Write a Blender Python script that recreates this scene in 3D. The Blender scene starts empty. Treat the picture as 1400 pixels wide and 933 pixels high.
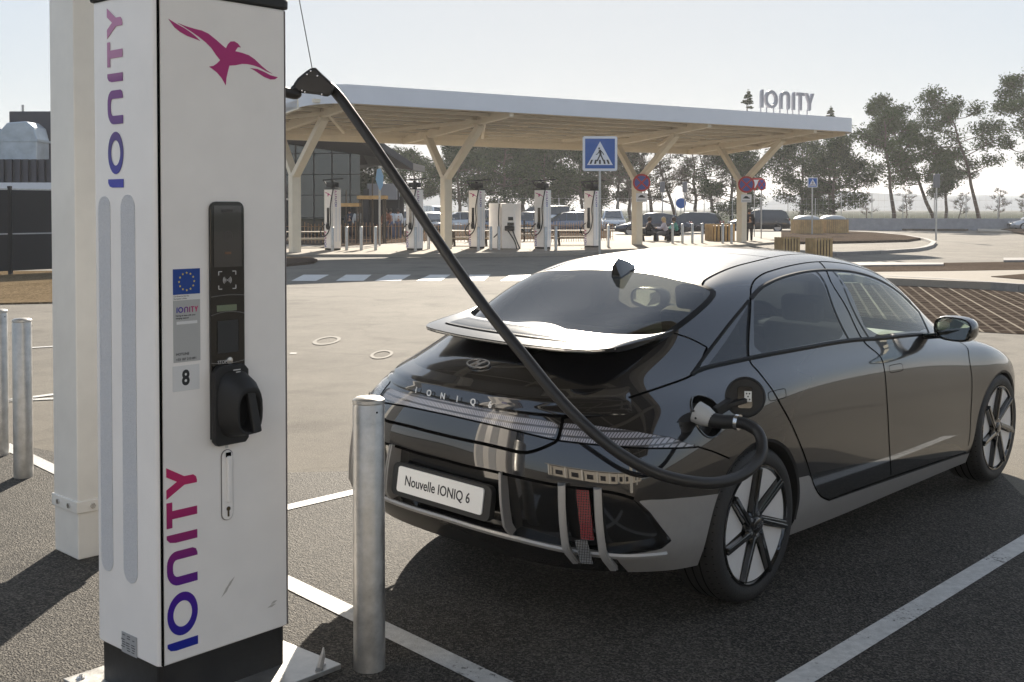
import bpy, bmesh, math, random
import numpy as np
from mathutils import Vector, Matrix, Euler
R=math.radians; PI=math.pi
scene=bpy.context.scene; COL=scene.collection
# ---------------------------------------------------------------- camera, sky, sun, exposure
CAM_H=1.742; FPX=1562.2; CY0=324.3; PIT=.0251
cd=bpy.data.cameras.new('camera'); cam=bpy.data.objects.new('camera',cd); COL.objects.link(cam)
cam.location=(0,0,CAM_H); cam.rotation_euler=(PI/2-PIT,0,0)
cd.sensor_width=36; cd.lens=FPX/1400*36; cd.shift_y=(CY0-466.5)/1400; cd.clip_start=.05; cd.clip_end=4000
scene.camera=cam
SUN_EL=R(24); SUN_AZ=R(3)      # azimuth measured from +Y towards +X
sdir=Vector((math.sin(SUN_AZ)*math.cos(SUN_EL),math.cos(SUN_AZ)*math.cos(SUN_EL),math.sin(SUN_EL)))
w=bpy.data.worlds.new("World"); scene.world=w; w.use_nodes=True
nt=w.node_tree; nt.nodes.clear()
sky=nt.nodes.new('ShaderNodeTexSky'); sky.sky_type='NISHITA'; sky.sun_disc=False
sky.sun_elevation=SUN_EL; sky.sun_rotation=SUN_AZ; sky.air_density=1.0; sky.dust_density=.7; sky.ozone_density=1.6; sky.altitude=100
bg=nt.nodes.new('ShaderNodeBackground'); bg.inputs[1].default_value=.12
wo=nt.nodes.new('ShaderNodeOutputWorld'); # thin high haze: the bright part of the sky levels off instead of climbing towards the sun
SKG=.80; SKK=.228; NL=nt.links.new
lum=nt.nodes.new('ShaderNodeVectorMath'); lum.operation='DOT_PRODUCT'; lum.inputs[1].default_value=(.27,.55,.18); NL(sky.outputs[0],lum.inputs[0])
den=nt.nodes.new('ShaderNodeMath'); den.operation='MULTIPLY_ADD'; den.inputs[1].default_value=SKG/SKK; den.inputs[2].default_value=1.; NL(lum.outputs['Value'],den.inputs[0])
inv_=nt.nodes.new('ShaderNodeMath'); inv_.operation='DIVIDE'; inv_.inputs[0].default_value=SKG/.12; NL(den.outputs[0],inv_.inputs[1])
hz=nt.nodes.new('ShaderNodeVectorMath'); hz.operation='SCALE'; hz.inputs[0].default_value=(.885,.975,1.085); NL(lum.outputs['Value'],hz.inputs['Scale'])
mz=nt.nodes.new('ShaderNodeMix'); mz.data_type='VECTOR'; mz.inputs[0].default_value=.70; NL(sky.outputs[0],mz.inputs[4]); NL(hz.outputs[0],mz.inputs[5])
sc_=nt.nodes.new('ShaderNodeVectorMath'); sc_.operation='SCALE'; NL(mz.outputs[1],sc_.inputs[0]); NL(inv_.outputs[0],sc_.inputs['Scale']); nt.links.new(sc_.outputs[0],bg.inputs[0]); nt.links.new(bg.outputs[0],wo.inputs[0])
sd=bpy.data.lights.new('sun','SUN'); sd.energy=3.5; sd.angle=R(.55); sd.color=(1,.90,.76)
so=bpy.data.objects.new('sun',sd); COL.objects.link(so); so.rotation_euler=sdir.to_track_quat('Z','Y').to_euler(); so.location=(0,0,30)
vs=scene.view_settings; vs.view_transform='Standard'; vs.look='None'; vs.gamma=1; vs.use_curve_mapping=False; vs.exposure=1.7
scene.render.engine='CYCLES'
scene.cycles.max_bounces=8; scene.cycles.transparent_max_bounces=16
# ---------------------------------------------------------------- ground helpers
def G(u,v,z=0.):
    c,s=math.cos(PIT),math.sin(PIT); dx=(u-700)/FPX; du=-(v-CY0)/FPX
    d=Vector((dx,c+du*s,-s+du*c)); t=(z-CAM_H)/d.z
    return Vector((d.x*t,d.y*t,z))
def AT(u,v,Y):
    c,s=math.cos(PIT),math.sin(PIT); dx=(u-700)/FPX; du=-(v-CY0)/FPX
    d=Vector((dx,c+du*s,-s+du*c)); t=Y/d.y
    return Vector((d.x*t,Y,CAM_H+d.z*t))
# ---------------------------------------------------------------- materials
MATS={}
def mat(name,col=(.5,.5,.5),rough=.5,metal=0.,spec=.5,coat=0.,trans=0.,emit=None,alpha=1.,noise=0.,nscale=8.,bump=0.,bscale=40.,ior=1.45,coat_r=.03):
    if name in MATS: return MATS[name]
    m=bpy.data.materials.new(name); m.use_nodes=True; t=m.node_tree; b=t.nodes['Principled BSDF']; MATS[name]=m
    b.inputs['Base Color'].default_value=(*col,1); b.inputs['Roughness'].default_value=rough; b.inputs['Metallic'].default_value=metal
    b.inputs['Specular IOR Level'].default_value=spec; b.inputs['Coat Weight'].default_value=coat; b.inputs['Coat Roughness'].default_value=coat_r
    b.inputs['Transmission Weight'].default_value=trans; b.inputs['IOR'].default_value=ior; b.inputs['Alpha'].default_value=alpha
    if emit: b.inputs['Emission Color'].default_value=(*emit[:3],1); b.inputs['Emission Strength'].default_value=emit[3]
    if noise or bump:
        tc=t.nodes.new('ShaderNodeTexCoord')
        if noise:
            n=t.nodes.new('ShaderNodeTexNoise'); n.inputs['Scale'].default_value=nscale; n.inputs['Detail'].default_value=6; n.inputs['Roughness'].default_value=.65
            t.links.new(tc.outputs['Object'],n.inputs['Vector'])
            mr=t.nodes.new('ShaderNodeMapRange'); mr.inputs[1].default_value=.3; mr.inputs[2].default_value=.7
            mr.inputs[3].default_value=1-noise; mr.inputs[4].default_value=1+noise
            t.links.new(n.outputs[0],mr.inputs[0])
            mx=t.nodes.new('ShaderNodeVectorMath'); mx.operation='SCALE'; mx.inputs[0].default_value=col
            t.links.new(mr.outputs[0],mx.inputs['Scale']); t.links.new(mx.outputs[0],b.inputs['Base Color'])
            m2=t.nodes.new('ShaderNodeMapRange'); m2.inputs[1].default_value=.3; m2.inputs[2].default_value=.7
            m2.inputs[3].default_value=max(0,rough-noise*.3); m2.inputs[4].default_value=min(1,rough+noise*.3)
            t.links.new(n.outputs[0],m2.inputs[0]); t.links.new(m2.outputs[0],b.inputs['Roughness'])
        if bump:
            n2=t.nodes.new('ShaderNodeTexNoise'); n2.inputs['Scale'].default_value=bscale; n2.inputs['Detail'].default_value=4
            t.links.new(tc.outputs['Object'],n2.inputs['Vector'])
            bp=t.nodes.new('ShaderNodeBump'); bp.inputs['Strength'].default_value=bump; bp.inputs['Distance'].default_value=.01
            t.links.new(n2.outputs[0],bp.inputs['Height']); t.links.new(bp.outputs[0],b.inputs['Normal'])
    return m
def ground_mat(name,dark,light,grain=260.,speck=.5,patch=.15,rough=.75,bump=.6,tint=None,cracks=0.,spec=.35):
    """mineral surface: fine aggregate + large worn patches"""
    m=bpy.data.materials.new(name); m.use_nodes=True; t=m.node_tree; b=t.nodes['Principled BSDF']; L=t.links.new
    tc=t.nodes.new('ShaderNodeTexCoord'); pos=tc.outputs['Object']
    def noise(s,d=5,r=.6):
        n=t.nodes.new('ShaderNodeTexNoise'); n.inputs['Scale'].default_value=s; n.inputs['Detail'].default_value=d; n.inputs['Roughness'].default_value=r; L(pos,n.inputs['Vector']); return n.outputs[0]
    v=t.nodes.new('ShaderNodeTexVoronoi'); v.inputs['Scale'].default_value=grain; L(pos,v.inputs['Vector'])
    sep=t.nodes.new('ShaderNodeSeparateColor'); L(v.outputs['Color'],sep.inputs[0])
    pw=t.nodes.new('ShaderNodeMath'); pw.operation='POWER'; pw.inputs[1].default_value=2.2; L(sep.outputs[0],pw.inputs[0])
    ms=t.nodes.new('ShaderNodeMath'); ms.operation='MULTIPLY'; ms.inputs[1].default_value=speck; L(pw.outputs[0],ms.inputs[0])
    f=noise(60,6); big=noise(.35,6,.62); med=noise(3.2,5)
    a=t.nodes.new('ShaderNodeMath'); a.operation='MULTIPLY_ADD'; a.inputs[1].default_value=patch*2; L(big,a.inputs[0]); L(ms.outputs[0],a.inputs[2])
    a2=t.nodes.new('ShaderNodeMath'); a2.operation='MULTIPLY_ADD'; a2.inputs[1].default_value=patch; L(med,a2.inputs[0]); L(a.outputs[0],a2.inputs[2])
    a3=t.nodes.new('ShaderNodeMath'); a3.operation='SUBTRACT'; a3.inputs[1].default_value=patch*1.1; L(a2.outputs[0],a3.inputs[0]); a3.use_clamp=True
    mix=t.nodes.new('ShaderNodeMix'); mix.data_type='RGBA'; mix.inputs[6].default_value=(*dark,1); mix.inputs[7].default_value=(*light,1); L(a3.outputs[0],mix.inputs[0])
    out=mix.outputs[2]
    if cracks:
        st=noise(.9,3,.5); sr=t.nodes.new('ShaderNodeMapRange'); sr.inputs[1].default_value=.58; sr.inputs[2].default_value=.70; sr.inputs[3].default_value=1.; sr.inputs[4].default_value=.74; L(st,sr.inputs[0])
        s1=t.nodes.new('ShaderNodeVectorMath'); s1.operation='SCALE'; L(out,s1.inputs[0]); L(sr.outputs[0],s1.inputs['Scale']); out=s1.outputs[0]
    if cracks:
        vc=t.nodes.new('ShaderNodeTexVoronoi'); vc.feature='DISTANCE_TO_EDGE'; vc.inputs['Scale'].default_value=.22
        wv=t.nodes.new('ShaderNodeVectorMath'); wv.operation='MULTIPLY_ADD'; nn=t.nodes.new('ShaderNodeTexNoise'); nn.inputs['Scale'].default_value=1.1; L(pos,nn.inputs['Vector'])
        L(nn.outputs[1],wv.inputs[0]); wv.inputs[1].default_value=(1.6,1.6,0); L(pos,wv.inputs[2]); L(wv.outputs[0],vc.inputs['Vector'])
        cr=t.nodes.new('ShaderNodeMapRange'); cr.inputs[1].default_value=0; cr.inputs[2].default_value=.012; cr.inputs[3].default_value=1-cracks; cr.inputs[4].default_value=1; L(vc.outputs['Distance'],cr.inputs[0])
        sc=t.nodes.new('ShaderNodeVectorMath'); sc.operation='SCALE'; L(out,sc.inputs[0]); L(cr.outputs[0],sc.inputs['Scale']); out=sc.outputs[0]
    L(out,b.inputs['Base Color']); b.inputs['Roughness'].default_value=rough; b.inputs['Specular IOR Level'].default_value=spec
    bp=t.nodes.new('ShaderNodeBump'); bp.inputs['Strength'].default_value=bump; bp.inputs['Distance'].default_value=.006
    h=t.nodes.new('ShaderNodeMath'); h.operation='ADD'; L(v.outputs['Distance'],h.inputs[0]); L(f,h.inputs[1]); L(h.outputs[0],bp.inputs['Height']); L(bp.outputs[0],b.inputs['Normal'])
    MATS[name]=m; return m
def gradient_mat(name,stops,axis,lo,hi):
    m=bpy.data.materials.new(name); m.use_nodes=True; t=m.node_tree; b=t.nodes['Principled BSDF']; L=t.links.new
    tc=t.nodes.new('ShaderNodeTexCoord'); s=t.nodes.new('ShaderNodeSeparateXYZ'); L(tc.outputs['Object'],s.inputs[0])
    mr=t.nodes.new('ShaderNodeMapRange'); mr.inputs[1].default_value=lo; mr.inputs[2].default_value=hi; L(s.outputs[axis],mr.inputs[0])
    cr=t.nodes.new('ShaderNodeValToRGB'); e=cr.color_ramp.elements; 
    while len(e)<len(stops): e.new(.5)
    for k,(p,c) in enumerate(stops): e[k].position=p; e[k].color=(*c,1)
    L(mr.outputs[0],cr.inputs[0]); L(cr.outputs[0],b.inputs['Base Color']); b.inputs['Roughness'].default_value=.35
    MATS[name]=m; return m
# ---------------------------------------------------------------- mesh builder
class MB:
    def __init__(s): s.v=[]; s.f=[]
    def add(s,vs,fs):
        o=len(s.v); s.v+=[tuple(p) for p in vs]; s.f+=[tuple(i+o for i in f) for f in fs]; return s
    def box(s,c,d,rz=0,M=None):
        x,y,z=[k/2 for k in d]; P=[(-x,-y,-z),(x,-y,-z),(x,y,-z),(-x,y,-z),(-x,-y,z),(x,-y,z),(x,y,z),(-x,y,z)]
        m=Matrix.Translation(Vector(c))@Matrix.Rotation(rz,4,'Z')
        if M is not None: m=m@M
        return s.add([m@Vector(p) for p in P],[(0,3,2,1),(4,5,6,7),(0,1,5,4),(1,2,6,5),(2,3,7,6),(3,0,4,7)])
    def rbox(s,c,d,r,n=4,M=None):   # box with rounded vertical edges
        x,y,z=d[0]/2,d[1]/2,d[2]/2; P=[]
        for cx,cy,a0 in ((x-r,y-r,0),(-x+r,y-r,90),(-x+r,-y+r,180),(x-r,-y+r,270)):
            for k in range(n+1):
                a=R(a0+90*k/n); P.append((cx+r*math.cos(a),cy+r*math.sin(a)))
        return s.prism(P,-z,z,Matrix.Translation(Vector(c))@(M or Matrix()))
    def prism(s,P,z0,z1,M=None):
        n=len(P); M=M or Matrix()
        vs=[M@Vector((p[0],p[1],z0)) for p in P]+[M@Vector((p[0],p[1],z1)) for p in P]
        return s.add(vs,[tuple(range(n-1,-1,-1)),tuple(range(n,2*n))]+[(i,(i+1)%n,n+(i+1)%n,n+i) for i in range(n)])
    def tube(s,pts,r,n=8,cap=True,closed=False):
        pts=[Vector(p) for p in pts]; N=len(pts); rr=r if isinstance(r,(list,tuple)) else [r]*N
        up=None; vs=[]
        for i,p in enumerate(pts):
            a=pts[i-1] if (i>0 or closed) else p; b=pts[(i+1)%N] if (i<N-1 or closed) else p
            t=(b-a).normalized()
            if up is None:
                up=Vector((0,0,1)) if abs(t.z)<.9 else Vector((1,0,0))
            x=up.cross(t); x.normalize(); y=t.cross(x); up=y.copy()
            for k in range(n):
                a_=2*PI*k/n; vs.append(p+(x*math.cos(a_)+y*math.sin(a_))*rr[i])
        fs=[]
        for i in range(N if closed else N-1):
            j=(i+1)%N
            for k in range(n): fs.append((i*n+k,i*n+(k+1)%n,j*n+(k+1)%n,j*n+k))
        if cap and not closed: fs+=[tuple(range(n-1,-1,-1)),tuple(range((N-1)*n,N*n))]
        return s.add(vs,fs)
    def cyl(s,a,b,r,n=16,r2=None): return s.tube([a,b],[r,r if r2 is None else r2],n)
    def lathe(s,prof,n=24,M=None,cap=True):   # prof [(r,z)]
        M=M or Matrix(); vs=[M@Vector((r*math.cos(2*PI*k/n),r*math.sin(2*PI*k/n),z)) for r,z in prof for k in range(n)]
        fs=[(i*n+k,i*n+(k+1)%n,(i+1)*n+(k+1)%n,(i+1)*n+k) for i in range(len(prof)-1) for k in range(n)]
        if cap: fs+=[tuple(range(n-1,-1,-1)),tuple(range((len(prof)-1)*n,len(prof)*n))]
        return s.add(vs,fs)
    def beam(s,a,b,w,h,up=(0,0,1)):
        a,b=Vector(a),Vector(b); t=(b-a).normalized(); x=t.cross(Vector(up)).normalized(); y=x.cross(t)
        P=[p+x*(sx*w/2)+y*(sy*h/2) for p in (a,b) for sx,sy in ((-1,-1),(1,-1),(1,1),(-1,1))]
        return s.add(P,[(3,2,1,0),(4,5,6,7),(0,1,5,4),(1,2,6,5),(2,3,7,6),(3,0,4,7)])
    def sphere(s,c,r,n=12,m=8,sc=(1,1,1)):
        c=Vector(c); pr=[(math.sin(PI*(k+.001)/m)*r if 0<k<m else r*.001,-math.cos(PI*k/m)*r) for k in range(m+1)]
        return s.lathe(pr,n,Matrix.Translation(c)@Matrix.Diagonal((*sc,1)))
    def obj(s,name,material,parent=None,smooth=False,bevel=0,angle=35,M=None):
        me=bpy.data.meshes.new(name); me.from_pydata(s.v,[],s.f); me.validate(verbose=False)
        bm=bmesh.new(); bm.from_mesh(me); bmesh.ops.recalc_face_normals(bm,faces=bm.faces); bm.to_mesh(me); bm.free()
        o=bpy.data.objects.new(name,me); COL.objects.link(o)
        if isinstance(material,(list,tuple)):
            for q in material: me.materials.append(q)
        else: me.materials.append(material)
        if smooth:
            me.polygons.foreach_set('use_smooth',[True]*len(me.polygons))
            try: me.set_sharp_from_angle(angle=R(angle))
            except Exception: pass
        if bevel:
            b=o.modifiers.new('bevel','BEVEL'); b.width=bevel; b.segments=2; b.limit_method='ANGLE'; b.angle_limit=R(40)
        if M is not None: o.matrix_local=M
        if parent is not None: o.parent=parent
        return o
def tag(o,label=None,cat=None,group=None,kind=None):
    if label: o['label']=label
    if cat: o['category']=cat
    if group: o['group']=group
    if kind: o['kind']=kind
    return o
def thing(name,label,cat,loc=(0,0,0),rz=0,group=None):
    o=bpy.data.objects.new(name,None); COL.objects.link(o); o.empty_display_size=.2
    o.location=loc; o.rotation_euler=(0,0,rz); return tag(o,label,cat,group)
def dup(root,loc,rz=None,label=None,group=None,scale=None):
    def cp(o,par):
        c=o.copy(); COL.objects.link(c); c.parent=par
        for ch in [x for x in KIDS.get(o.name,[])]: cp(ch,c)
        return c
    KIDS={}
    for x in bpy.data.objects:
        if x.parent: KIDS.setdefault(x.parent.name,[]).append(x)
    r=cp(root,None); r.location=loc
    if rz is not None: r.rotation_euler=(0,0,rz)
    if label: r['label']=label
    if group: r['group']=group
    if scale: r.scale=(scale,)*3 if isinstance(scale,(int,float)) else scale
    return r
def text_mesh(name,body,size,material,parent,M,extrude=.0006,align='LEFT',space=1.0,bold=0.,sx=1.0):
    c=bpy.data.curves.new(name,'FONT'); c.body=body; c.size=size; c.extrude=extrude; c.align_x=align; c.space_character=space; c.offset=bold; c.resolution_u=3
    t=bpy.data.objects.new(name,c); COL.objects.link(t)
    me=bpy.data.meshes.new_from_object(t,depsgraph=bpy.context.evaluated_depsgraph_get()); bpy.data.objects.remove(t); bpy.data.curves.remove(c)
    for v in me.vertices: v.co.x*=sx
    o=bpy.data.objects.new(name,me); COL.objects.link(o); me.materials.clear(); me.materials.append(material)
    o.matrix_local=M
    if parent is not None: o.parent=parent
    return o
def sheet(name,pts,z,material,kind='structure',label=None,cat=None,thick=0.,parent=None):
    mb=MB(); P=[(p[0],p[1]) for p in pts]
    if thick: mb.prism(P,z-thick,z)
    else: mb.add([(x,y,z) for x,y in P],[tuple(range(len(P)))])
    o=mb.obj(name,material,parent)
    if not thick and o.data.polygons[0].normal.z<0: o.data.flip_normals()
    tag(o,label,cat,kind=kind); return o
def frame(o,x,y,z):   # matrix from origin and axis vectors
    x,y,z=Vector(x),Vector(y),Vector(z); return Matrix(((x.x,y.x,z.x,o[0]),(x.y,y.y,z.y,o[1]),(x.z,y.z,z.z,o[2]),(0,0,0,1)))
# ================================================================ SETTING
asph=ground_mat('asphalt_coarse',(.008,.0076,.007),(.25,.226,.19),grain=130,speck=.50,patch=.16,rough=.74,bump=1.0,cracks=0,spec=.17)
road_m=ground_mat('asphalt_worn',(.115,.104,.088),(.31,.28,.23),grain=220,speck=.45,patch=.38,rough=.85,bump=.6,cracks=.12,spec=.12)
pave_m=ground_mat('pavement_beige',(.25,.22,.18),(.42,.375,.31),grain=120,speck=.4,patch=.25,rough=.85,bump=.3,spec=.12)
soil_m=ground_mat('soil',(.055,.042,.033),(.17,.132,.10),grain=40,speck=.6,patch=.35,rough=1.,bump=1.,spec=.0)
kerb_m=mat('kerb_concrete',(.22,.205,.19),.8,noise=.18,nscale=9,bump=.25,bscale=80)
white_l=mat('road_paint',(.50,.49,.465),.6,noise=.2,nscale=22,bump=.4,bscale=160)
def worn_paint():
    t=white_l.node_tree; b=t.nodes['Principled BSDF']; L=t.links.new; src=b.inputs['Base Color'].links[0].from_socket
    tc=t.nodes.new('ShaderNodeTexCoord'); n=t.nodes.new('ShaderNodeTexNoise'); n.inputs['Scale'].default_value=38; n.inputs['Detail'].default_value=8; n.inputs['Roughness'].default_value=.75; L(tc.outputs['Object'],n.inputs[0])
    n2=t.nodes.new('ShaderNodeTexNoise'); n2.inputs['Scale'].default_value=2.2; L(tc.outputs['Object'],n2.inputs[0])
    a=t.nodes.new('ShaderNodeMath'); a.operation='MULTIPLY_ADD'; a.inputs[1].default_value=.55; L(n2.outputs[0],a.inputs[0]); L(n.outputs[0],a.inputs[2])
    r=t.nodes.new('ShaderNodeMapRange'); r.inputs[1].default_value=.88; r.inputs[2].default_value=.95; L(a.outputs[0],r.inputs[0])
    m=t.nodes.new('ShaderNodeMix'); m.data_type='RGBA'; L(r.outputs[0],m.inputs[0]); L(src,m.inputs[6]); m.inputs[7].default_value=(.10,.092,.08,1); L(m.outputs[2],b.inputs['Base Color'])
worn_paint()
verge_m=ground_mat('dry_verge',(.09,.065,.038),(.28,.21,.13),grain=30,speck=.6,patch=.4,rough=1.,bump=1.,spec=0.)
far_m=ground_mat('dry_land',(.045,.052,.035),(.10,.105,.07),grain=6,speck=.4,patch=.4,rough=1.,bump=.3,spec=0.)
sheet('ground',[(-900,-60),(900,-60),(900,1800),(-900,1800)],-.012,far_m)
sheet('road',[(-60,-30),(80,-30),(80,105),(-60,105)],-.004,road_m)
e=Vector((-3.758,8.468)); d0=Vector((.651,-.759))
near=[(-14,19.4),(-3.758,8.468),(-3.4,8.6),(-.9,7.0),(.2,8.3),(2.2,10.2),(3.6,9.2),(5.2,8.0),(12,2.5),(12,-6),(-14,-6)]
sheet('parking_asphalt',[(-16,22.7),(-3.76,8.47),(-2.2,7.4),(-1.0,7.55),(1.3,9.9),(2.6,11.0),(3.7,9.9),(3.1,6.9),(8.5,2.2),(4.3,-.2),(1.6,2.4),(-.2,2.9),(-3,3.2),(-18,18)],0,asph)
def line(a,b,w,name='parking_line',z=.004,mt=None):
    a,b=Vector(a[:2]),Vector(b[:2]); t=(b-a).normalized(); n=Vector((-t.y,t.x))*w/2
    return sheet(name,[a-n,b-n,b+n,a+n],z,mt or white_l)
hd=Vector((.674,.738))
line(G(1085,933)-Vector((1.2,1.3,0)),G(1400,742)+Vector((1.4,1.5,0)),.105)
line(G(400,810)+Vector((-2.76,3.24,0)),G(672,937)+Vector((.9,-1.0,0)),.105)
line(G(382,697),G(486,677)+Vector((3.0,3.3,0)),.10)
line(G(0,549),G(75,545.5),.10); line(G(40,476),G(75,474),.10); line(G(400,484)-Vector((.0,.0,0)),G(402,483),.08)
line((-6.4,8.2),(-3.9,11.1),.1)
# worn bicycle-like ring marks on the lane
for (u,v,a,b_) in ((447,466,.17,.5),(522,485,.13,.4)):
    c=G(u,v); mb=MB(); n=28
    P=[(c.x+a*math.cos(2*PI*k/n)*s_,c.y+b_*math.sin(2*PI*k/n)*s_,.004) for s_ in (1,.72) for k in range(n)]
    mb.add(P,[(k,(k+1)%n,n+(k+1)%n,n+k) for k in range(n)]); tag(mb.obj('road_marking',mat('faded_paint',(.21,.192,.162),.9)),kind='structure')
for q in ([(473,376),(508,376),(497,384.5),(459,384.5)],[(530,376),(562,376),(547,384.5),(512,384.5)],[(588,376),(616,376),(602,384.5),(569,384.5)],[(642,376),(671,376),(661,384.5),(637,384.5)],[(698,376),(727,376),(712,384.5),(684,384.5)],[(760,376),(790,376),(778,384.5),(750,384.5)],[(415,376),(450,376),(432,384.5),(398,384.5)]):
    sheet('crossing_stripe',[G(*p) for p in q],.004,white_l)
# pavement in front of the far chargers, kerb shows as a thin dark edge
sheet('pavement',[G(180,352),G(380,352),G(700,351),G(800,349),G(900,343),G(1010,338),G(1060,334),G(1120,325),G(1130,318),G(1000,312),G(830,308),G(200,308)],.10,pave_m,thick=.14)
sheet('planted_bed',[G(380,334,.1),G(470,337,.1),(G(600,329,.1)),G(700,328,.1),G(835,326,.1),G(835,316,.1),G(380,316,.1)],.12,soil_m,thick=.05)
sheet('kerb_island',[G(380,366),G(398,364),G(428,361),G(434,358),G(424,355),G(400,354),G(380,354)],.08,soil_m,thick=.1)
# right side: kerbs, beds, paths
def band(name,pts,z,m_,thick=.14): return sheet(name,[G(*p,z) for p in pts],z,m_,thick=thick)
band('path',[(1190,372),(1290,371),(1420,369),(1600,364),(1650,398),(1420,389.5),(1400,388),(1290,383.5),(1180,379),(1160,374)],.16,pave_m,.2)
band('planted_bed',[(1184,362),(1290,359.5),(1420,357.5),(1560,356),(1600,363),(1420,368.5),(1290,370.5),(1190,371.5),(1165,368)],.12,soil_m)
band('kerb',[(1130,359),(1190,358.5),(1290,359.3),(1290,361.5),(1190,362.5),(1130,364)],.16,kerb_m,.2)
band('kerb',[(1372,352.5),(1600,351),(1600,354.5),(1372,356)],.18,kerb_m,.2)
band('planted_bed',[(1355,378),(1400,374.5),(1500,372),(1560,378),(1400,382)],.175,soil_m,.03)
band('path',[(1334,309),(1400,302.5),(1500,301),(1560,309),(1420,317),(1338,316)],.14,pave_m,.18)
band('planted_bed',[(1368,314),(1400,308),(1470,306),(1500,312),(1400,318.5)],.16,soil_m,.05)
band('planted_bed',[(1068,315),(1150,315.5),(1230,320),(1262,325),(1240,328),(1150,330),(1068,331)],.12,soil_m)
band('planted_bed',[(1162,304),(1240,303),(1342,305),(1350,309),(1320,314),(1240,313.5),(1165,308)],.12,soil_m)
# kerb arc round the turning area
arc=[(1150,318),(1200,320.5),(1240,324.5),(1266,329.5),(1277,334),(1272,339),(1262,342),(1250,344),(1200,347.5),(1140,350),(1080,351)]
mb=MB(); P=[G(u,v,.0) for u,v in arc]; 
for a,b in zip(P[:-1],P[1:]): mb.beam(a+Vector((0,0,.06)),b+Vector((0,0,.06)),.22,.13)
tag(mb.obj('kerb',kerb_m),kind='structure')
mb=MB(); P=[G(u,v,0) for u,v in [(1090,301.5),(1160,303),(1170,306),(1240,302.3),(1345,304),(1400,301)]]
for a,b in zip(P[:-1],P[1:]): mb.beam(a+Vector((0,0,.06)),b+Vector((0,0,.06)),.3,.14)
tag(mb.obj('kerb',kerb_m),kind='structure')
# grid of reinforced-grass cells with pale joints, brown fill
def grid_mat():
    m=bpy.data.materials.new('cell_paving'); m.use_nodes=True; t=m.node_tree; b=t.nodes['Principled BSDF']; L=t.links.new
    tc=t.nodes.new('ShaderNodeTexCoord'); mp=t.nodes.new('ShaderNodeMapping'); mp.inputs['Rotation'].default_value=(0,0,R(14.5)); L(tc.outputs['Object'],mp.inputs[0])
    br=t.nodes.new('ShaderNodeTexBrick'); br.offset=0; br.inputs['Scale'].default_value=1; br.inputs['Brick Width'].default_value=.20; br.inputs['Row Height'].default_value=.50
    br.inputs['Mortar Size'].default_value=.024; br.inputs['Mortar Smooth'].default_value=.2
    br.inputs['Color1'].default_value=(.038,.029,.023,1); br.inputs['Color2'].default_value=(.062,.048,.038,1); br.inputs['Mortar'].default_value=(.15,.125,.10,1); L(mp.outputs[0],br.inputs[0])
    b2=t.nodes.new('ShaderNodeTexBrick'); b2.offset=0; b2.inputs['Brick Width'].default_value=.60; b2.inputs['Row Height'].default_value=400; b2.inputs['Scale'].default_value=1
    b2.inputs['Mortar Size'].default_value=.02; L(mp.outputs[0],b2.inputs[0])
    mx=t.nodes.new('ShaderNodeMix'); mx.data_type='RGBA'; L(b2.outputs['Fac'],mx.inputs[0]); L(br.outputs[0],mx.inputs[6]); mx.inputs[7].default_value=(.26,.225,.18,1)
    n=t.nodes.new('ShaderNodeTexNoise'); n.inputs['Scale'].default_value=14; n.inputs['Detail'].default_value=5; L(tc.outputs['Object'],n.inputs[0])
    m3=t.nodes.new('ShaderNodeMix'); m3.data_type='RGBA'; m3.blend_type='MULTIPLY'; m3.inputs[0].default_value=.8; L(mx.outputs[2],m3.inputs[6]); 
    mr=t.nodes.new('ShaderNodeMapRange'); mr.inputs[1].default_value=.3;mr.inputs[2].default_value=.7;mr.inputs[3].default_value=.6;mr.inputs[4].default_value=1.35; L(n.outputs[0],mr.inputs[0]); L(mr.outputs[0],m3.inputs[7])
    L(m3.outputs[2],b.inputs['Base Color']); b.inputs['Roughness'].default_value=1.; b.inputs['Specular IOR Level'].default_value=0.
    return m
gm=grid_mat()
sheet('cell_paving',[G(1100,386),G(1200,388),G(1290,392),G(1400,400.5),G(1560,412),G(1700,470),G(1400,457.5),G(1325,453.5),G(1250,446),G(1100,438)],.004,gm)
mb=MB(); P=[G(u,v,0) for u,v in [(1060,384),(1175,385),(1290,391.5),(1400,399.5),(1600,412)]]
for a,b in zip(P[:-1],P[1:]): mb.beam(a+Vector((0,.12,.08)),b+Vector((0,.12,.08)),.18,.17)
tag(mb.obj('kerb',kerb_m),kind='structure')
# left verge
sheet('verge',[G(-200,372),G(75,372),G(75,415),G(-200,421)],.03,verge_m,thick=.06)
rng=random.Random(3)
# hills far away
def hills():
    mb=MB(); rr=random.Random(5); N=90; P=[]
    for i in range(N):
        a=R(-35+70*i/(N-1)); x=900*math.sin(a); y=900*math.cos(a)
        h=7+4*math.sin(i*.21)+2*math.sin(i*.5+1)+rr.uniform(-.8,.8)+(3 if i>55 else 0)
        P.append((x,y,h))
    vs=[(x,y,0) for x,y,h in P]+[(x*1.02,y*1.02,h) for x,y,h in P]+[(x*1.5,y*1.5,h*.6) for x,y,h in P]
    fs=[(i,i+1,N+i+1,N+i) for i in range(N-1)]+[(N+i,N+i+1,2*N+i+1,2*N+i) for i in range(N-1)]
    tag(mb.add(vs,fs).obj('hills',mat('hill_scrub',(.20,.24,.24),.95,noise=.3,nscale=.02),smooth=True),kind='structure')
hills()
# ================================================================ THE CAR

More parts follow.
